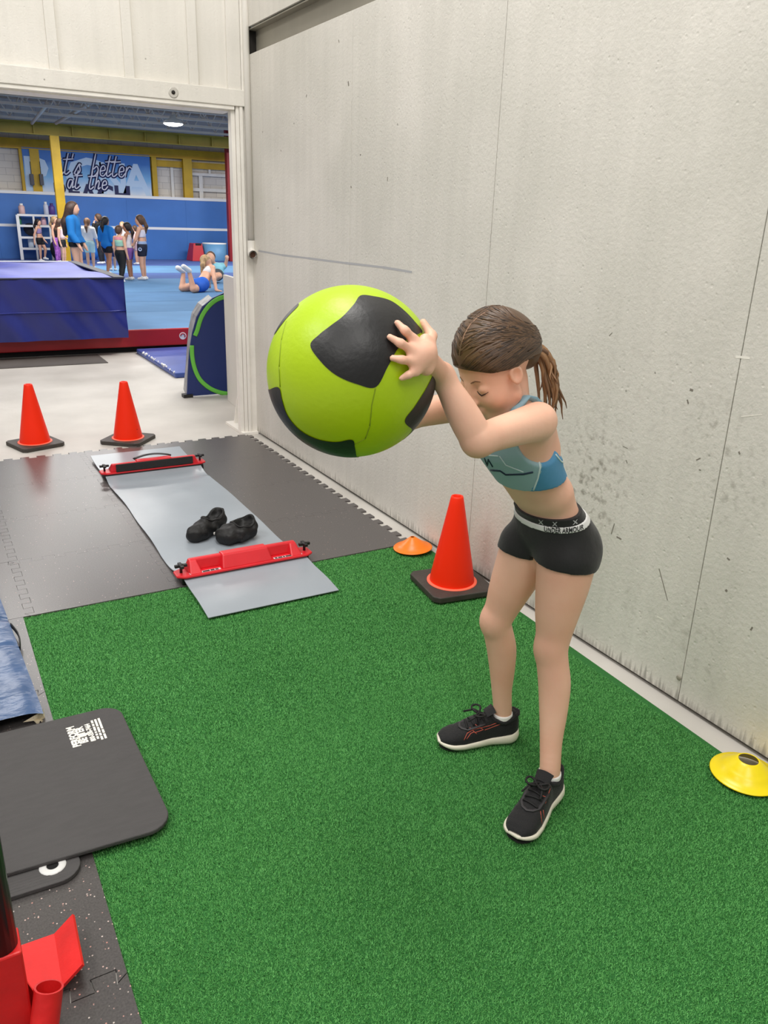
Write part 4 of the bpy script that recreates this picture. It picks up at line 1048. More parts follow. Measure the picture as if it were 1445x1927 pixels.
shoe(*SH['L'], aL, [[(1018, 1497), (1030, 1500), (1026, 1512)], [(1022, 1508), (1030, 1500), (1040, 1470)], [(1017, 1526), (1020, 1551)], [(1022, 1524), (1025, 1545)]], 'L')
shoe(*SH['R'], aR, [[(873, 1393), (879, 1380), (890, 1373), (920, 1366), (950, 1355)], [(878, 1391), (886, 1380), (893, 1377)], [(884, 1369), (890, 1375), (897, 1381)], [(894, 1363), (902, 1369), (910, 1373), (893, 1379)], [(950, 1355), (946, 1361), (912, 1374)]], 'R')
# ================================================================== the gym through the doorway
ZF, YS, YW = .24, 9.2, 23.2
M_red2 = mat('red_vinyl_skirt', (168, 26, 36), .45, var=.1, vscale=2, bump=.15, bscale=6)
M_under = mat('underfloor_dark', (28, 27, 28), .9)
sf = MB().box((-7, YS+.06, -.009), (14, YW, ZF-.04)).build('raised_floor', M_under); tag(sf, kind='structure')
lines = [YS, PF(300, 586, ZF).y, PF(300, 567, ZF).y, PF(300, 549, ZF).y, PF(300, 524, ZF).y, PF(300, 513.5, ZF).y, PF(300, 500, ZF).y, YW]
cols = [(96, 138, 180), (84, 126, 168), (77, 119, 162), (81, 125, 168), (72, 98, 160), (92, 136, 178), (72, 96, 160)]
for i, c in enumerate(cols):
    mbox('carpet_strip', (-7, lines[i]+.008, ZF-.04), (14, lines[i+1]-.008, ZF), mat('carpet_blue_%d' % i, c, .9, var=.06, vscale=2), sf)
mbox('red_skirt', (-7, YS-.03, .055), (14, YS+.01, ZF+.002), M_red2, sf, bevel=.01)
M_w = mat('plain_white', (235, 235, 235), .6)
p = PY(344, 632, YS-.031); MB().lathe([(.0, .0), (.041, .0)], p, 24, Matrix.Rotation(math.pi/2, 3, 'X')).build('emblem', M_w, sf)
mk = MB()
for a in (-.6, .5, 1.7): mk.tube([p+Vector((.026*math.cos(a+.5*k), -.003, .026*math.sin(a+.5*k))) for k in range(4)], .006, 6)
mk.build('emblem_mark', M_red2, sf)
text_obj('lettering', 'SPIETH', .075, M_w, PY(373, 631, YS-.034), (1, 0, 0), (0, 0, 1), sf, bold=.002)
# thin dark grey strip on the concrete along the raised floor
r_ = mbox('dark_strip', (-4, 8.60, -.009), (1.62, 9.16, -.002), mat('strip_grey', (92, 88, 84), .6, var=.1, vscale=3)); tag(r_, 'thin dark strip on the concrete before the red skirt', 'runner')

# crash mat
cmx0, cmx1, cmy0, cmy1, cmz0, cmz1 = -3.6, 1.935, 9.12, 11.95, ZF+.004, .805
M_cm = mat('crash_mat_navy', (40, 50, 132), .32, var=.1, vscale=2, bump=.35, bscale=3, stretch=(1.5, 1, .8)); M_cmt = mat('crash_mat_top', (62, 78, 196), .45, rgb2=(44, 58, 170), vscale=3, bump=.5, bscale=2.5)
cm = thing('crash_mat', 'thick blue crash mat lying on the raised gym floor', 'mat', (-.8, 10.5, ZF))
def cmf(u, v):
    x = cmx0+(cmx1-cmx0)*u; z = cmz0-.055*(1-v)+(cmz1-cmz0)*v-.055*v*0
    return (x, cmy0-.10+.016*math.sin(x*11+z*9)*(.4+.6*abs(math.sin(x*2.3)))+.008*math.sin(x*23+z*16), cmz0-.06+(cmz1-cmz0+.06)*v)
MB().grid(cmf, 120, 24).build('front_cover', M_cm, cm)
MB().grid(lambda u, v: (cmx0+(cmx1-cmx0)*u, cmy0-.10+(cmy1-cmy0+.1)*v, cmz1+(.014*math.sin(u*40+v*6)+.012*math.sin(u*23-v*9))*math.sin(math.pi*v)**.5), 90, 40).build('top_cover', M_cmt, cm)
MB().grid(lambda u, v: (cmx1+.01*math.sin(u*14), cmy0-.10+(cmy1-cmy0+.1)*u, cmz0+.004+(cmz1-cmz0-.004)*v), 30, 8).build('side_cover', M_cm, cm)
MB().box((cmx0, cmy0+.09, cmz0), (cmx1-.02, cmy1, cmz1-.03)).build('foam_core', M_cm, cm)
MB().tube([(cmx0+(cmx1-cmx0)*i/60, cmf(i/60, .46)[1]-.004, cmf(i/60, .46)[2]) for i in range(61)], .009, 6).build('welt_seam', M_cm, cm)
MB().box((cmx1-.10, cmy0-.09, cmz1+.002), (cmx1+.012, cmy1, cmz1+.014)).build('edge_binding', mat('grey_binding', (66, 66, 74), .6), cm)
MB().tube([(cmx0, cmy0-.10, cmz1), (cmx1, cmy0-.10, cmz1)], .012, 6).build('front_binding', mat('dark_binding', (34, 36, 60), .6), cm)
MB().box((cmx0, cmy1-.12, cmz1+.002), (cmx1-.10, cmy1, cmz1+.012)).build('hook_strip', mat('white_strip', (226, 228, 238), .6), cm)
# low floor mat
fm = thing('floor_mat', 'thin blue floor mat with frayed white edge on the concrete by the red skirt', 'mat', (2.8, 8.3, 0))
mbox('mat_cover', (2.03, 7.56, -.008), (3.7, 9.12, .042), mat('floor_mat_blue', (64, 88, 164), .4, var=.1, vscale=3, bump=.2, bscale=4), fm, bevel=.012)
fr = MB(); random.seed(2)
for i in range(18):
    yy = 7.58+1.3*random.random()**1.5; fr.tube([(2.03+random.uniform(-.006, .01), yy, .04), (2.035+random.uniform(0, .02), yy+.04, .046)], random.uniform(.004, .012), 5)
o = fr.build('frayed_edge', M_w, fm); o['kind'] = 'stuff'
def spline(P, n=6):
    Q = [P[0]*2-P[1]]+P+[P[-1]*2-P[-2]]; out = []
    for i in range(1, len(Q)-2):
        p0, p1, p2, p3 = Q[i-1:i+3]
        for k in range(n):
            t = k/n; out.append(.5*((2*p1)+(p2-p0)*t+(2*p0-5*p1+4*p2-p3)*t*t+(3*p1-p0-3*p2+p3)*t**3))
    return out+[P[-1]]
# pop-up goal, navy with green arc
pg = thing('popup_goal', 'navy pop-up goal with lime green arc leaning beside the doorway', 'goal', (2.2, 6.75, 0))
M_nav = mat('navy_nylon', (24, 44, 104), .45, bump=.4, bscale=5); M_grn = mat('lime_band', (104, 190, 70), .5); M_sil = mat('silver_mesh', (150, 150, 152), .5, var=.3, vscale=14)
out = [PY(x, y, 6.68) for x, y in ((352, 746), (354, 700), (357, 660), (363, 625), (371, 596), (382, 576), (400, 561), (427, 549))]
rt = [Vector((2*2.50-p.x, p.y, p.z)) for p in out[::-1]]
poly = [Vector((p.x, p.y, max(p.z, -.008))) for p in out+rt]
MB().prism(poly, (0, .02, 0)).build('face_panel', M_nav, pg)
sd = MB(); q_ = [p+Vector((.055+.012*math.sin(i*1.1), .30, 0)) for i, p in enumerate(poly[:7])]
for i in range(6): sd.add([poly[i]+Vector((0, .02, 0)), poly[i+1]+Vector((0, .02, 0)), q_[i+1], q_[i]], [(0, 1, 2, 3)])
sd.build('side_mesh', M_sil, pg)
for pts in (((427, 557), (408, 564), (392, 577), (379, 597), (371, 622), (367, 632)), ((361, 650), (362, 672), (367, 695), (377, 715), (394, 730), (412, 738), (428, 741))):
    P = spline([PY(x, y, 6.675) for x, y in pts])
    MB().tube(P, .019, 8, flat=((0, 1, 0), .25)).build('green_band', M_grn, pg)
fb = poly[0]; MB().box((fb.x-.03, fb.y-.01, -.008), (fb.x+.05, fb.y+.06, .02)).build('foot', M_blk, pg)

# padded far wall
wf = MB().box((-8, YW+.36, 0), (16, YW+.5, 4.4)).build('wall_far', None); tag(wf, kind='structure')
def blockmat():
    m = bpy.data.materials.new('white_block'); m.use_nodes = True; nt = m.node_tree; b = nt.nodes['Principled BSDF']; b.inputs['Roughness'].default_value = .7
    tc = nt.nodes.new('ShaderNodeTexCoord'); mp = nt.nodes.new('ShaderNodeMapping'); mp.inputs['Rotation'].default_value = (math.pi/2, 0, 0)
    br = nt.nodes.new('ShaderNodeTexBrick'); br.inputs['Scale'].default_value = 1; br.inputs['Brick Width'].default_value = .34; br.inputs['Row Height'].default_value = .16; br.inputs['Mortar Size'].default_value = .006
    br.inputs['Color1'].default_value = L3((222, 216, 208)); br.inputs['Color2'].default_value = L3((210, 204, 198)); br.inputs['Mortar'].default_value = L3((186, 180, 176))
    nt.links.new(tc.outputs['Object'], mp.inputs[0]); nt.links.new(mp.outputs[0], br.inputs['Vector']); nt.links.new(br.outputs[0], b.inputs['Base Color']); return m
wf.data.materials.append(blockmat())
M_pad = mat('blue_wall_pad', (62, 116, 190), .45, var=.06, vscale=1.5)
for i in range(12):
    x = -6+1.6*i; mbox('wall_pad', (x+.0008, YW, ZF), (x+1.5992, YW+.08, 1.80), M_pad, wf, bevel=.002)
mbox('pad_cap', (-6, YW-.02, 1.80), (13.2, YW+.36, 1.87), M_w, wf)
mbox('white_band', (-6, YW-.006, 1.02), (13.2, YW+.01, 1.085), M_w, wf)

# yellow steel frame
M_yel = mat('yellow_steel', (196, 158, 24), .5, var=.12, vscale=3)
M_yelb = mat('yellow_beam', (150, 132, 44), .55, var=.12, vscale=3)
def ibeam(name, x0, x1, y, z0, z1, m, parent, d=.16):
    b = MB(); b.box((x0, y-d/2, z0), (x1, y+d/2, z0+.018)); b.box((x0, y-d/2, z1-.018), (x1, y+d/2, z1)); b.box((x0, y-.008, z0+.018), (x1, y+.008, z1-.018)); return b.build(name, m, parent)
st = MB().box((-7, 21.7, 3.34), (13, 21.86, 3.36)).build('trim_2', M_yelb); tag(st, kind='structure')
B1Y, B2Y = 21.8, 23.42
zb1t, zb1b = PY(200, 242, B1Y).z, PY(200, 263, B1Y).z; zb2t, zb2b = PY(200, 272, B2Y).z, PY(200, 290, B2Y).z
st.data.transform(Matrix.Translation((0, 0, zb1t+.01-3.35)))
ibeam('steel_beam', -7, 13, B1Y, zb1b, zb1t, M_yelb, st); ibeam('steel_beam', -7, 13, B2Y, zb2b, zb2t, M_yel, st)
def col_(px, py, Y, w, z0, z1, m=M_yel, d=.14):
    x = PY(px, py, Y).x; b = MB(); b.box((x-w/2, Y-d/2, z0), (x+w/2, Y-d/2+.016, z1)); b.box((x-w/2, Y+d/2-.016, z0), (x+w/2, Y+d/2, z1)); b.box((x-.008, Y-d/2+.016, z0), (x+.008, Y+d/2-.016, z1)); return b.build('steel_column', m, st)
col_(113, 370, B1Y, .20, ZF+.001, zb1b); col_(67, 320, B2Y-.02, .22, 1.872, zb2b); col_(45, 330, B2Y+.03, .13, 1.872, zb2b); col_(291, 345, B2Y+.03, .13, 1.872, zb2b); col_(353, 340, B2Y-.02, .24, 1.872, zb2b)
zb3 = PY(330, 303, B2Y).z
ibeam('steel_beam', PY(286, 310, B2Y).x, 13, B2Y+.05, zb3-.16, zb3, M_yel, st, .08)
# vertical stiffeners on the front beam
for i in range(13):
    x = 1.2+i*.85; mbox('stiffener', (x-.012, B1Y-.07, zb1b+.018), (x+.012, B1Y-.009, zb1t-.018), M_yelb, st)
rc = thing('red_column', 'red steel column at the right end of the padded wall', 'column', (PY(432, 400, 22.4).x, 22.4, ZF))
xr = PY(433, 400, 22.4).x; mbox('column_shaft', (xr-.07, 22.33, ZF), (xr+.10, 22.5, 3.6), mat('red_steel', (150, 28, 36), .5), rc, bevel=.01)
mbox('column_joint', (xr-.08, 22.32, 2.0), (xr+.11, 22.34, 2.03), mat('red_steel', (150, 28, 36), .5), rc)
# white framing seen right of the banner
M_fr = mat('white_steel', (228, 225, 220), .55, var=.05, vscale=4)
fr = MB().box((PY(322, 340, 23.5).x, 23.5, 1.87), (PY(327, 340, 23.5).x, 23.54, 2.75)).build('trim_3', M_fr); tag(fr, kind='structure')
for k_, (x0, x1, y0, y1) in enumerate(((361, 432, 327, 332), (361, 432, 355, 361), (376, 383, 331, 374), (393, 397, 318, 328))):
    a, b = PY((x0+x1)/2, y1, 23.46), PY((x0+x1)/2, y0, 23.46); hw_ = PY(x1, y0, 23.46).x-PY(x0, y0, 23.46).x
    mbox('white_frame_bar', (a.x-hw_/2, 23.44+.012*k_, a.z), (a.x+hw_/2, 23.45+.012*k_, b.z), M_fr, fr)

# banner
a, b = PY(40, 276, 23.36), PY(281, 292, 23.36)
bz1 = 2.86; bz0 = 1.875
def bannermat():
    m = bpy.data.materials.new('banner_print'); m.use_nodes = True; nt = m.node_tree; N = nt.nodes.new; K = nt.links.new; bs = nt.nodes['Principled BSDF']; bs.inputs['Roughness'].default_value = .5
    tc = N('ShaderNodeTexCoord'); sp = N('ShaderNodeSeparateXYZ'); K(tc.outputs['Object'], sp.inputs[0]); mr = N('ShaderNodeMapRange'); mr.inputs[1].default_value = bz0; mr.inputs[2].default_value = bz1; K(sp.outputs[2], mr.inputs[0])
    n = N('ShaderNodeTexNoise'); n.inputs['Scale'].default_value = 1.6; K(tc.outputs['Object'], n.inputs['Vector']); ad = N('ShaderNodeMath'); ad.operation = 'MULTIPLY_ADD'; ad.inputs[1].default_value = .5; K(n.outputs['Fac'], ad.inputs[0]); K(mr.outputs[0], ad.inputs[2])
    r = N('ShaderNodeValToRGB'); e = r.color_ramp.elements; e[0].position = .25; e[0].color = L3((214, 222, 240)); e[1].position = 1.25 if False else 1.0; e[1].color = L3((44, 110, 190)); k = e.new(.62); k.color = L3((120, 178, 226)); K(ad.outputs[0], r.inputs[0]); K(r.outputs[0], bs.inputs['Base Color']); return m
bz1 = PY(281, 292, 23.36).z
bn = thing('banner', 'blue beach banner with script lettering hung above the padded wall', 'banner', ((a.x+b.x)/2, 23.36, bz0))
mbox('banner_cloth', (a.x, 23.36, bz0), (b.x, 23.372, bz1), bannermat(), bn)
M_pale = mat('banner_pale', (186, 210, 238), .6)
for ch, px, s, sxx in (('P', 70, 1.15, 1.0), ('C', 160, 1.25, 1.1), ('N', 214, 1.05, .9), ('A', 258, 1.05, 1.0)):
    c_ = PY(px, 350, 23.358); vs, fs = text_mesh(ch, s, .03)
    zc = 2.22
    MB().add([(max(a.x+.01, min(b.x-.01, c_.x+v.x*sxx)), 23.357, max(bz0+.003, min(bz1-.01, zc+v.y))) for v in vs], fs).build('big_letter', M_pale, bn)
# handwriting as brush strokes
GL = {'i': [[(0, .5), (.08, 0), (.2, .1)], [(.05, .72), (.06, .75)]], 't': [[(.12, 1), (.0, .15), (.08, 0), (.25, .15)], [(-.12, .68), (.38, .74)]], "'": [[(.06, 1), (.02, .78)]],
      's': [[(0, .05), (.22, .5), (.30, .45)], [(.22, .5), (.28, .18), (.1, 0), (0, .08)]], 'b': [[(.12, 1.05), (0, .05), (.15, .0), (.3, .25), (.22, .45), (.06, .3)]],
      'e': [[(0, .22), (.26, .3), (.2, .5), (.06, .4), (.04, .08), (.2, 0), (.36, .2)]], 'r': [[(.04, .5), (0, 0)], [(.01, .25), (.16, .5), (.3, .44)]],
      'a': [[(.28, .45), (.08, .45), (0, .15), (.12, 0), (.28, .42), (.26, .05), (.38, .12)]], 'h': [[(.14, 1.05), (0, 0)], [(.03, .25), (.18, .5), (.24, .35), (.2, .03), (.34, .12)]]}
AD = {'i': .24, 't': .3, "'": .16, 's': .38, 'b': .38, 'e': .36, 'r': .34, 'a': .42, 'h': .4, ' ': .5}
def script(txt, px, py, sc):
    o0 = PY(px, py, 23.35); x = 0; mb = MB(); mb2 = MB()
    for ch in txt:
        for st_ in GL.get(ch, []):
            P = [Vector((o0.x+(x+u*1.0+v*.16)*sc, 23.348, o0.z+v*sc)) for u, v in st_]
            if len(P) > 2: P = spline(P)
            mb.tube(P, .052, 6, flat=((0, 1, 0), .12)); mb2.tube([p-Vector((0, .010, 0)) for p in P], .016, 6, flat=((0, 1, 0), .12))
        x += AD[ch]
    mb.build('script_outline', M_navyb, bn); mb2.build('script_fill', mat('script_white', (220, 222, 240), .6), bn)
M_navyb = mat('banner_navy', (24, 32, 84), .6)
script("it's better", 112, 327, .50); script("at the", 127, 354, .44)
tb_ = PY(176, 372, 23.35); vs, fs = text_mesh('BEACH', .62, .02)
zc = bz0-.03
vs2 = [Vector((tb_.x+v.x*1.0, 23.346, zc+v.y)) for v in vs]
MB().add(vs2, fs).build('block_letters', M_navyb, bn)

# shelf rack and what stands on it
YR = 22.75
rk = thing('shelf_rack', 'white open shelf rack standing against the blue padded wall', 'rack', (PY(75, 484, YR).x, YR, ZF))
xl, xr_ = PY(40, 470, YR).x, PY(127, 470, YR).x; zt0 = PY(60, 405, YR).z
hz = [zt0, PY(45, 425, YR).z, PY(50, 447, YR).z, PY(55, 468, YR).z]
for i in range(4):
    x = xl+(xr_-xl)*i/3; w = .035 if i in (0, 3) else .022
    mbox('post', (x-w, YR-.03, ZF), (x+w, YR+.03, hz[0]), M_w, rk)
for z in hz: mbox('shelf_rail', (xl, YR-.035, z-.025), (xr_, YR+.035, z+.025), M_w, rk); mbox('shelf', (xl, YR+.035, z-.012), (xr_, YR+.33, z+.012), M_w, rk)
def bottle(px, z, h, r, c, label, cap=(235, 235, 235)):
    x = PY(px, 420, YR).x; t = thing('bottle', label, 'bottle', (x, YR+.14, z), 'bottles on the rack')
    MB().lathe([(r*.9, 0), (r, .01), (r, h*.7), (r*.6, h*.82), (r*.45, h*.86)], (x, YR+.14, z), 14, cap0=True, cap1=True).build('flask', mat('bottle_%d_%d_%d' % c, c, .4), t)
    MB().lathe([(r*.55, h*.84), (r*.55, h), (0, h)], (x, YR+.14, z), 12).build('cap', mat('cap_%d' % cap[0], cap, .5), t)
bottle(45, hz[0]+.026, .24, .075, (214, 178, 176), 'pink jar with white lid on top of the shelf rack')
bottle(91, hz[0]+.026, .30, .06, (200, 206, 226), 'white bottle on top of the shelf rack')
bottle(102, hz[0]+.026, .27, .075, (84, 60, 140), 'purple bottle on top of the shelf rack', (70, 50, 120))
bottle(38, hz[1]+.026, .22, .05, (40, 110, 80), 'green bottle with orange cap on the upper shelf', (210, 130, 90))
bottle(84, hz[1]+.026, .22, .06, (222, 178, 190), 'pale pink bottle on the upper shelf')
bottle(111, hz[1]+.026, .22, .06, (120, 190, 200), 'teal bottle on the upper shelf near the yellow column')
bottle(55, hz[3]+.026, .26, .065, (200, 214, 230), 'clear water bottle on the lowest shelf')
M_bag = mat('black_bag', (22, 24, 36), .8, bump=.4, bscale=8)
def bag(px, z, rx, rz, label, dy=.19):
    x = PY(px, 430, YR).x; s_ = SDF((x-.5, YR-.6, z-.002), (x+.5, YR+.5, z+1), .025); s_.ell((x, YR+dy, z+rz), (rx, .12, rz), k=.03); s_.ell((x-.06, YR+dy-.01, z+rz*1.2), (rx*.8, .11, rz*.8), k=.06)
    o = s_.mesh('backpack', M_bag, None, 1); tag(o, label, 'backpack', 'bags on the rack')
bag(61, hz[2]+.03, .16, .15, 'black backpack inside the rack above the middle shelf'); bag(101, ZF, .15, .24, 'black backpack on the floor in front of the rack', -.32)
# foam block and barrel by the wall
a = PY(371, 488, 22.6); tb_ = thing('foam_block', 'red wedge shaped foam block beside the blue padded wall', 'block', (a.x, 22.6, ZF))
w0, w1 = .19, .13; hb = PY(371, 458, 22.6).z
o = MB(); o.add([(a.x-w0, 22.4, ZF), (a.x+w0*.9, 22.4, ZF), (a.x+w0*.9, 23.0, ZF), (a.x-w0, 23.0, ZF), (a.x-w1+.02, 22.5, hb), (a.x+w1*1.0, 22.5, hb), (a.x+w1*1.0, 22.9, hb), (a.x-w1+.02, 22.9, hb)], [(0,3,2,1),(4,5,6,7),(0,1,5,4),(1,2,6,5),(2,3,7,6),(3,0,4,7)])
o.build('foam_body', mat('red_foam_cover', (190, 28, 44), .45), tb_, bevel=.012)
MB().box((a.x-.06, 22.485, hb-.05), (a.x+.10, 22.495, hb+.004)).build('handle', M_blk, tb_)
a = PY(405, 488, 22.6); hb = PY(405, 457, 22.6).z; wbb = (PY(427, 470, 22.6).x-PY(384, 470, 22.6).x)/2
br = thing('foam_barrel', 'pale blue foam barrel with white rim behind the sitting girl', 'barrel', (a.x, 22.6, ZF))
MB().lathe([(wbb*.98, 0), (wbb, .02), (wbb, hb-ZF-.03)], (a.x, 22.62, ZF), 32, cap0=True, cap1=True).build('barrel_side', mat('barrel_blue', (96, 148, 190), .5, var=.08, vscale=3), br)
MB().lathe([(wbb*1.01, hb-ZF-.03), (wbb*1.01, hb-ZF), (0, hb-ZF)], (a.x, 22.62, ZF), 32).build('barrel_rim', M_w, br)
# speaker boxes by the column
sp1 = thing('hanging_speaker', 'grey hanging box pair at the yellow column before the banner', 'speaker', (PY(67, 340, 23.2).x, 23.2, 2.0))
for px in (60, 78):
    c_ = PY(px, 338, 23.25); mbox('speaker_box', (c_.x-.045, 23.2, c_.z-.13), (c_.x+.045, 23.30, c_.z+.13), mat('speaker_grey', (84, 84, 92), .6), sp1, bevel=.01)
    MB().tube([(c_.x, 23.25, c_.z+.13), (c_.x, 23.25, c_.z+.42)], .008, 6).build('hanger_rod', M_blk, sp1)

# ceiling of the gym
M_deck = mat('ceiling_deck', (196, 178, 158), .8, var=.08, vscale=1.2); M_joist = mat('joist_paint', (222, 204, 184), .7)
ZC = 3.98
ce = MB().box((-8, 5.45, ZC), (16, 26, ZC+.1)).build('ceiling', M_deck); tag(ce, kind='structure')
for i in range(26): mbox('deck_rib', (-4, 14.2+i*.36, ZC-.035), (13, 14.2+i*.36+.14, ZC), M_deck, ce)
jb = zb1t+.04
for y in (14.6, 16.0, 17.4, 18.8, 20.2, 21.6):
    j = MB().box((-3, y-.03, jb), (13, y+.03, jb+.05)).build('joist', M_joist, ce); mbox('top_chord', (-3, y-.03, ZC-.08), (13, y+.03, ZC-.036), M_joist, j)
    for k in range(27):
        x = -3+k*.6; mb = MB()
        mb.tube([(x, y, jb+.04), (x+.3, y, ZC-.06)], .016, 5) if k % 1 == 0 else None
        mb.build('web_bar', M_joist, j); MB().tube([(x+.3, y, ZC-.06), (x+.6, y, jb+.04)], .016, 5).build('web_bar', M_joist, j)
# cross braces
for (x0, y0), (x1, y1) in (((105, 232), (182, 188)), ((60, 232), (90, 195))):
    MB().tube([PY(x0, y0, 21.4), PY(x1, y1, 18.9)], .035, 6).build('cross_brace', M_joist, ce)
lp = PY(326, 233, 18.2)
lm = thing('highbay_lamp', 'bright white round high-bay lamp under the gym ceiling', 'lamp', (lp.x, lp.y, lp.z))
MB().lathe([(.0, -.045), (.10, -.04), (.17, -.022), (.20, 0)], lp, 28).build('diffuser', mat('lamp_glow', (255, 255, 250), .5, emit=14), lm)
MB().lathe([(.20, 0), (.205, .01), (.16, .07), (.07, .11), (.05, .18), (0, .18)], lp, 28).build('housing', M_fr, lm)
MB().tube([lp+Vector((0, 0, .17)), Vector((lp.x, lp.y, ZC-.036))], .012, 6).build('stem', M_joist, lm)
# ================================================================== people on the gym floor
SKINS = [mat('skin_a', (222, 170, 142), .55), mat('skin_b', (186, 130, 98), .55), mat('skin_c', (206, 152, 120), .55)]
def hmat(c): return mat('hair_%d_%d_%d' % c, c, .55, var=.3, vscale=30)
def cmat(c, var=0.0): return mat('cloth_%d_%d_%d' % c, c, .75, var=var, vscale=12)
DIRS = {'right': (.87, -.5), 'left': (-.87, .5), 'away': (.5, .87), 'toward': (-.5, -.87), 'awayleft': (-.3, .95), 'awayright': (.8, .6), 'towardright': (.3, -.95), 'towardleft': (-.95, -.3)}
DEF = dict(ank=(0, .055, .045), toe=(.075, .06, .02), knee=(.015, .055, .275), hip=(0, .052, .50), pel=(0, 0, .53), wai=(.005, 0, .62), che=(0, 0, .72), neck=(0, 0, .81), head=(.012, 0, .915), sho=(0, .105, .785), elb=(-.01, .135, .61), wri=(.02, .14, .47), hand=(.035, .14, .425))
def person(label, foot, top_y, facing, clothes, hair, skin=0, pose=None, Y=None, shoes=(236, 236, 236), socks=None, slim=1.0):
    if Y is None: base = PF(foot[0], foot[1], ZF)
    else: base = PY(foot[0], foot[1], Y); base.z = ZF
    H = PY(foot[0], top_y, base.y).z-ZF
    f = Vector(DIRS[facing]+(0,)).normalized(); l = Vector((-f.y, f.x, 0)); J = {}
    for k, v in DEF.items():
        for s, sn in ((1, 'L'), (-1, 'R')):
            q = (pose or {}).get(k+sn, (pose or {}).get(k, v)); J[k+sn] = base+f*(q[0]*H)+l*(q[1]*s*H)+Vector((0, 0, q[2]*H))
    P = lambda k: J[k+'L']
    R = np.array([list(f), list(l), [0, 0, 1]])
    ops = [ops_e('t', P('pel'), (.062*H*slim, .088*H*slim, .065*H), R, .03*H), ops_c('t', P('pel'), .056*H*slim, P('wai'), .05*H*slim, .03*H, l, 1.35), ops_c('t', P('wai'), .05*H*slim, P('che'), .056*H*slim, .02*H, l, 1.4),
           ops_c('t', J['shoL']*.8+J['shoR']*.2, .034*H, J['shoR']*.8+J['shoL']*.2, .034*H, .04*H), ops_c('t', P('che'), .05*H, P('neck'), .028*H, .03*H), ops_c('h', P('neck'), .027*H, P('head')-Vector((0, 0, .05*H)), .026*H, .01*H),
           ops_e('h', P('head')+Vector((0, 0, .012*H)), (.066*H, .056*H, .066*H), R, .01*H), ops_e('h', P('head')+f*.02*H-Vector((0, 0, .03*H)), (.045*H, .043*H, .05*H), R, .02*H), ops_e('h', P('head')+f*.066*H-Vector((0, 0, .012*H)), (.014*H, .011*H, .016*H), R, .01*H)]
    for s in 'LR':
        ops += [ops_c('l', J['hip'+s], .055*H*slim, J['knee'+s], .034*H, .01*H), ops_c('l', J['knee'+s], .034*H, J['knee'+s].lerp(J['ank'+s], .35), .031*H, .01*H), ops_c('l', J['knee'+s].lerp(J['ank'+s], .35), .031*H, J['ank'+s], .021*H, .01*H),
                ops_c('s', J['ank'+s]-f*.02*H-Vector((0, 0, .012*H)), .024*H, J['toe'+s], .022*H, .01*H),
                ops_c('u', J['sho'+s], .033*H, J['elb'+s], .025*H, .02*H), ops_c('w', J['elb'+s], .026*H, J['wri'+s], .018*H, .01*H), ops_c('a', J['wri'+s], .018*H, J['hand'+s], .021*H, .01*H),
                ]
        hd3 = (J['hand'+s]-J['wri'+s]).normalized()
        for k in (-1, 0, 1): ops.append(ops_c('a', J['hand'+s], .011*H, J['hand'+s]+hd3*.045*H+f*(.012*k*H), .007*H, .008*H))
    allp = np.array([list(v) for v in J.values()]); lo = allp.min(0)-.13*H; hi = allp.max(0)+.13*H; lo[2] = max(lo[2], ZF-.0005); h_ = .0105*H
    t = thing('person', label, 'person', base, 'gymnasts on the blue floor')
    S_ = SDF(lo, hi, h_); S_.run([o for o in ops if o[1] != 's']); S_.mesh('body', SKINS[skin], t, 1)
    for nm, tags, u0, u1, gr, c in clothes:
        K = SDF(lo, hi, h_); K.run([o for o in ops if o[1] in tags], gr*H)
        if u0 is not None: K.plane(base+Vector((0, 0, u0*H)), (0, 0, -1))
        if u1 is not None: K.plane(base+Vector((0, 0, u1*H)), (0, 0, 1))
        if (K.S < 0).any(): K.mesh(nm, c if not isinstance(c, tuple) else cmat(c), t, 1)
    if shoes:
        for s in 'LR':
            K = SDF(lo, hi, h_); a = J['ank'+s]; tt = J['toe'+s]; K.cone(a-f*.022*H-Vector((0, 0, .018*H)), .027*H, tt, .024*H, .01*H); K.cone(a-f*.02*H-Vector((0, 0, .024*H)), .024*H, a+f*.01*H+Vector((0, 0, .006*H)), .026*H, .01*H); K.plane(base+Vector((0, 0, .0006)), (0, 0, -1)) if not pose or 'shoes_free' not in pose else None
            K.mesh('shoe', cmat(shoes), t, 1)
    hc, style = hair; Hd = P('head'); K = SDF(lo-.06, hi+.06, h_*.9)
    K.ell(Hd+Vector((0, 0, .016*H))-f*.008*H, (.074*H, .064*H, .072*H), R, .01*H); K.plane(Hd+f*.035*H+Vector((0, 0, .02*H)), tuple(f*.8-Vector((0, 0, .6))))
    K.ell(Hd-f*.03*H-Vector((0, 0, .02*H)), (.046*H, .056*H, .05*H), R, .02*H)
    if style == 'tail': K.cone(Hd-f*.07*H+Vector((0, 0, .01*H)), .022*H, Hd-f*.10*H-Vector((0, 0, .09*H)), .03*H, .02*H); K.cone(Hd-f*.10*H-Vector((0, 0, .09*H)), .03*H, Hd-f*.085*H-Vector((0, 0, .20*H)), .010*H, .02*H)
    if style == 'long': K.cone(Hd-f*.03*H, .062*H, Hd-f*.10*H-Vector((0, 0, .17*H)), .055*H, .03*H, l, 1.3); K.cone(Hd-f*.10*H-Vector((0, 0, .16*H)), .058*H, Hd-f*.13*H-Vector((0, 0, .30*H)), .025*H, .03*H, l, 1.4)
    if style == 'bun': K.ell(Hd-f*.07*H+Vector((0, 0, .05*H)), (.03*H, .03*H, .03*H), R, .015*H)
    K.mesh('hair', hmat(hc), t, 1)
    return t, base, H, f, l, J
SH_ = lambda c, lo=.40, hi=.565: ('shorts', 'tl', lo, hi, .012, c)
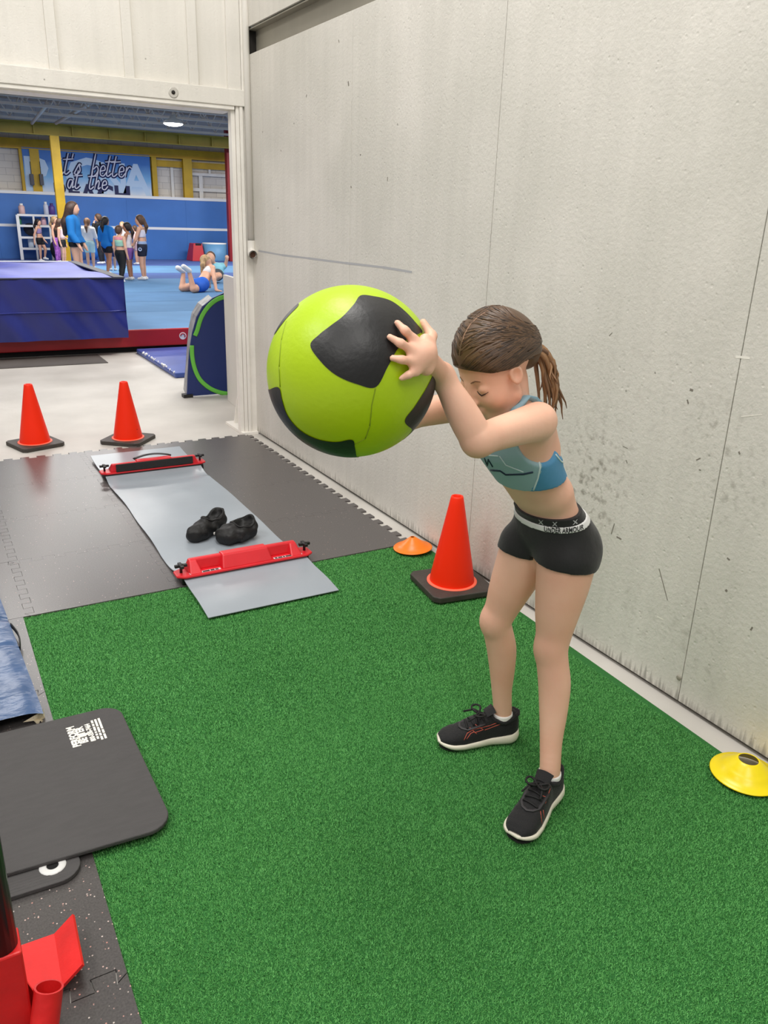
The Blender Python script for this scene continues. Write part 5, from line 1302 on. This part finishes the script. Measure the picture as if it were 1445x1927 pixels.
BRA = lambda c, lo=.66, hi=.775: ('sports_bra', 't', lo, hi, .010, c)
DK = (38, 28, 26); BR_ = (84, 60, 44); BL = (176, 144, 104)
walk = dict(kneeL=(.07, .055, .28), ankL=(.02, .055, .05), toeL=(.10, .06, .02), kneeR=(-.02, .055, .28), ankR=(-.10, .055, .05), toeR=(-.03, .06, .02))
person('dark haired girl hopping in lilac top and black shorts by the rack', (79, 492), 412, 'right', [BRA((150, 132, 176)), SH_((20, 20, 24))], (DK, 'tail'), 0, dict(kneeL=(.10, .055, .29), ankL=(.06, .055, .09), toeL=(.13, .06, .06), wriL=(.05, .17, .5), handL=(.08, .18, .46), elbR=(-.06, .14, .62), wriR=(-.07, .15, .48), handR=(-.07, .15, .43)))
person('blonde girl in pink patterned leggings and black crop top', (110, 495), 407, 'right', [BRA((18, 18, 20)), ('leggings', 'tl', .05, .57, .010, mat('pink_leggings', (196, 120, 208), .7, rgb2=(130, 70, 160), vscale=22))], (BL, 'tail'), 0, dict(elbL=(.06, .12, .62), wriL=(.17, .10, .55), handL=(.21, .10, .53)))
person('girl in pale pink top and black shorts half hidden behind the jacket', (121, 500), 411, 'right', [BRA((222, 196, 196), .58), SH_((18, 18, 20))], (BR_, 'long'), 0, None, shoes=(220, 220, 220))
jac = dict(elbL=(-.02, .13, .62), elbR=(.01, .13, .62), wriL=(.06, .12, .50), handL=(.08, .12, .46), wriR=(.08, .12, .50), handR=(.10, .12, .46))
person('tall woman in bright blue jacket and black shorts with long brown hair', (150, 538), 379, 'right', [('jacket', 'tuw', .52, None, .020, (14, 116, 190)), SH_((14, 14, 16), .47, .60)], ((74, 54, 44), 'long'), 0, jac)
person('girl in white tee and mint shorts standing behind the blue jacket', (172, 507), 410, 'away', [('tee', 'tu', .56, None, .012, (228, 226, 224)), SH_((190, 222, 220), .33)], ((110, 76, 50), 'tail'), 0, dict(elbR=(.03, .14, .62), wriR=(.02, .17, .50), handR=(.0, .17, .46)))
person('boy in black hoodie holding a hand up to his face', (193, 497), 402, 'left', [('hoodie', 'tuw', .53, None, .018, (16, 16, 18)), ('trousers', 'tl', .06, .55, .014, (30, 32, 40))], (BR_, 'short'), 0, dict(elbL=(.08, .13, .62), wriL=(.09, .07, .78), handL=(.085, .05, .82)))
person('girl in oversized blue tee with long black ponytail seen from behind', (206, 517), 407, 'awayright', [('tee', 'tu', .40, None, .022, (20, 128, 214)), SH_((16, 18, 26), .38, .5)], (DK, 'tail'), 1, walk, shoes=(238, 232, 222))
person('child in navy patterned shorts behind the blue tee', (213, 509), 432, 'away', [BRA((60, 70, 110)), SH_((44, 54, 96), .34)], (BR_, 'short'), 0)
t_, b_, H_p, f_, l_, J_ = person('girl in black leggings and pastel striped crop top seen from behind', (231, 531), 424, 'awayright', [BRA((232, 150, 160), .74, .80), ('sports_bra', 't', .635, .745, .013, mat('pastel_bands', (150, 196, 204), .7, rgb2=(176, 224, 160), vscale=9, stretch=(.1, .1, 1))), ('leggings', 'tl', .06, .575, .012, (18, 18, 20))], (BR_, 'short'), 0, walk)
person('girl in white tank and purple shorts with long black braid', (247, 527), 418, 'left', [('tank', 't', .56, .79, .011, (228, 220, 222)), SH_((132, 84, 158), .36)], (DK, 'tail'), 1, dict(elbL=(.06, .12, .62), wriL=(.13, .08, .60), handL=(.16, .06, .60)))
t_, b_, H_p, f_, l_, J_ = person('girl in white crop top and navy shorts with a round emblem', (272, 527), 404, 'left', [BRA((226, 220, 232)), SH_((18, 24, 48), .37), ('waistband', 't', .55, .60, .012, (150, 170, 206))], (BR_, 'tail'), 0, dict(elbL=(.06, .12, .62), wriL=(.11, .10, .54), handL=(.14, .09, .53)))
ec = J_['hipL']+l_*.072*H_p-Vector((0, 0, .02*H_p)); MB().lathe([(.016, 0), (.034, .0), (.036, .004), (.034, .008)], ec, 20, l_.to_track_quat('Z', 'Y').to_matrix()).build('emblem', cmat((180, 196, 224)), t_)
person('fair haired child mostly hidden behind the purple shorts girl', (236, 499), 417, 'toward', [('tee', 'tu', .55, None, .013, (220, 214, 210)), SH_((210, 204, 190), .3)], (BL, 'short'), 0)
person('girl in light pink top partly hidden behind the navy shorts girl', (259, 498), 424, 'left', [('tee', 'tu', .5, None, .013, (222, 190, 186)), SH_((190, 160, 170), .36)], (BR_, 'short'), 0)

def free_person(label, loc, jt, tops, h_, lo, hi, skin=0):
    t = thing('person', label, 'person', loc, 'gymnasts on the blue floor'); s = SDF(lo, hi, h_); s.run(jt); s.mesh('body', SKINS[skin], t, 1)
    for nm, ops, c in tops: k = SDF(lo, hi, h_*.9); k.run(ops); k.mesh(nm, cmat(c) if isinstance(c, tuple) else c, t, 1)
    return t
# girl lying prone, propped on her hands
V3 = lambda x, y, Y: np.array(list(PY(x, y, Y)))
hip, che_, nk, hd3 = V3(378, 541, 13.55), V3(391, 515, 13.75), V3(394, 500, 13.8), V3(388, 492, 13.82)
hip[2] = ZF+.105; kn1, kn2 = V3(343, 543, 13.6), V3(364, 546, 13.35); kn1[2] = ZF+.06; kn2[2] = ZF+.06
f1, f2 = V3(345, 513, 13.65), V3(356, 512, 13.4); sh1, sh2 = V3(400, 504, 13.7), V3(386, 504, 13.95); el1 = V3(403, 525, 13.55); ha1 = V3(407, 548, 13.45); ha1[2] = ZF+.03; el2 = V3(392, 530, 14.0); ha2 = V3(395, 545, 14.05); ha2[2] = ZF+.03
h13 = V3(413, 549, 13.4); h13[2] = ZF+.02
J1 = [ops_c('t', hip, .115, (hip+che_)/2, .085, .04), ops_c('t', (hip+che_)/2, .085, che_, .10, .03), ops_c('t', che_, .09, nk, .05, .03), ops_c('t', sh1, .045, sh2, .045, .03), ops_c('h', nk, .035, hd3, .04, .02), ops_e('h', hd3, (.085, .08, .095), k=.02),
      ops_c('l', hip+[-.04, -.06, -.02], .085, kn2, .055, .03), ops_c('l', hip+[-.04, .07, -.02], .085, kn1, .055, .03), ops_c('l', kn2, .052, f2, .033, .02), ops_c('l', kn1, .052, f1, .033, .02),
      ops_c('a', sh1, .042, el1, .034, .02), ops_c('a', el1, .034, ha1, .025, .02), ops_c('a', ha1, .025, h13, .018, .01), ops_c('a', sh2, .042, el2, .034, .02), ops_c('a', el2, .034, ha2, .025, .02)]
for k in range(3): J1.append(ops_c('a', h13, .014, h13+np.array([.05, -.02+.02*k, -.004]), .009, .008))
tl = [('sports_bra', [ops_c('t', che_+[0, 0, -.035], .112, che_+[.005, 0, .02], .108, .02)], (234, 230, 230)), ('shorts', [ops_c('t', hip+[.03, 0, .02], .118, hip+[-.07, 0, -.01], .122, .03), ops_c('l', hip+[-.02, -.06, -.02], .098, (hip+[-.04, -.06, -.02])*.7+kn2*.3, .092, .03)], (20, 92, 200)),
      ('shoe', [ops_c('s', f1+[0, 0, .02], .045, f1+[-.09, 0, .075], .042, .02)], (228, 226, 224)), ('shoe', [ops_c('s', f2+[0, 0, .02], .045, f2+[-.09, 0, .085], .042, .02)], (228, 226, 224)),
      ('hair', [ops_e('h', hd3+[-.012, .01, .02], (.095, .088, .095), k=.02), ops_c('h', hd3+[-.06, -.04, .05], .035, hd3+[-.09, -.08, -.05], .04, .02), ops_c('h', hd3+[-.09, -.08, -.05], .04, hd3+[-.11, -.06, -.24], .018, .02)], hmat(BL))]
al = np.array([hip, che_, hd3, kn1, kn2, f1, f2, ha1, ha2, h13])
free_person('girl in white top and blue shorts lying prone with feet in the air', (hip[0], hip[1], ZF), J1, tl, .014, np.maximum(al.min(0)-.25, [-9, -9, ZF-.0005]), al.max(0)+.25)
# girl crouching behind her, arm raised
Ys = 15.4
hip, che_, nk, hd3 = V3(408, 522, Ys), V3(408, 507, Ys), V3(402, 497, Ys-.05), V3(396, 486, Ys-.08); hip[2] = max(hip[2], ZF+.16)
k1, k2 = V3(404, 521, Ys-.3), V3(412, 519, Ys-.25); a1, a2 = V3(391, 530, Ys-.25), V3(405, 529, Ys-.2); a1[2] = a2[2] = ZF+.05
s1, s2 = V3(417, 501, Ys), V3(398, 502, Ys); e1 = V3(424, 500, Ys-.05); w1 = V3(427, 487, Ys-.1); e2 = V3(397, 514, Ys-.1); w2 = V3(400, 522, Ys-.2)
J2 = [ops_c('t', hip, .12, che_, .10, .04), ops_c('t', che_, .10, nk, .05, .03), ops_c('t', s1, .045, s2, .045, .03), ops_c('h', nk, .04, hd3, .045, .02), ops_e('h', hd3, (.085, .085, .11), k=.02), ops_e('h', hd3+[-.03, -.085, -.01], (.016, .018, .022), k=.01),
      ops_c('l', hip, .085, k1, .06, .02), ops_c('l', hip, .085, k2, .06, .02), ops_c('l', k1, .055, a1, .035, .02), ops_c('l', k2, .055, a2, .035, .02), ops_c('a', s1, .045, e1, .035, .02), ops_c('a', e1, .035, w1, .03, .02), ops_e('a', w1+[.0, 0, .03], (.04, .03, .04), k=.02), ops_c('a', s2, .045, e2, .035, .02), ops_c('a', e2, .035, w2, .028, .02)]
t2 = [('tee', [ops_c('t', hip+[0, 0, .03], .14, che_, .13, .03), ops_c('t', che_, .12, nk-[0, 0, .03], .07, .03), ops_c('a', s1, .07, (s1+e1)/2, .065, .03), ops_c('a', s2, .07, (s2+e2)/2, .065, .03)], (140, 204, 220)), ('shorts', [ops_c('t', hip, .135, (hip+k1)/2, .10, .03), ops_c('t', hip, .13, (hip+k2)/2, .10, .03)], (70, 74, 80)),
      ('hair', [ops_e('h', hd3+[.012, .03, .03], (.094, .09, .10), k=.02)], hmat(BR_)), ('shoe', [ops_c('s', a1+[0, 0, -.012], .04, a1+[-.07, -.1, -.018], .034, .02)], (236, 236, 236)), ('shoe', [ops_c('s', a2+[0, 0, -.012], .04, a2+[-.05, -.1, -.018], .034, .02)], (236, 236, 236))]
al = np.array([hip, che_, hd3, k1, k2, a1, a2, w1, e1])
free_person('girl in aqua tee crouching behind the lying girl, one arm raised', (hip[0], hip[1], ZF), J2, t2, .014, np.maximum(al.min(0)-.25, [-9, -9, ZF-.0005]), al.max(0)+.25)
# blue ball and dark bag near the far wall
c_ = PF(175, 489, ZF); o = MB().lathe([(.17*math.sin(math.pi*i/16), .17-.17*math.cos(math.pi*i/16)) for i in range(17)], (c_.x, c_.y, ZF), 20).build('blue_bundle', cmat((30, 110, 200))); tag(o, 'small round blue ball on the floor at the far pads', 'ball')
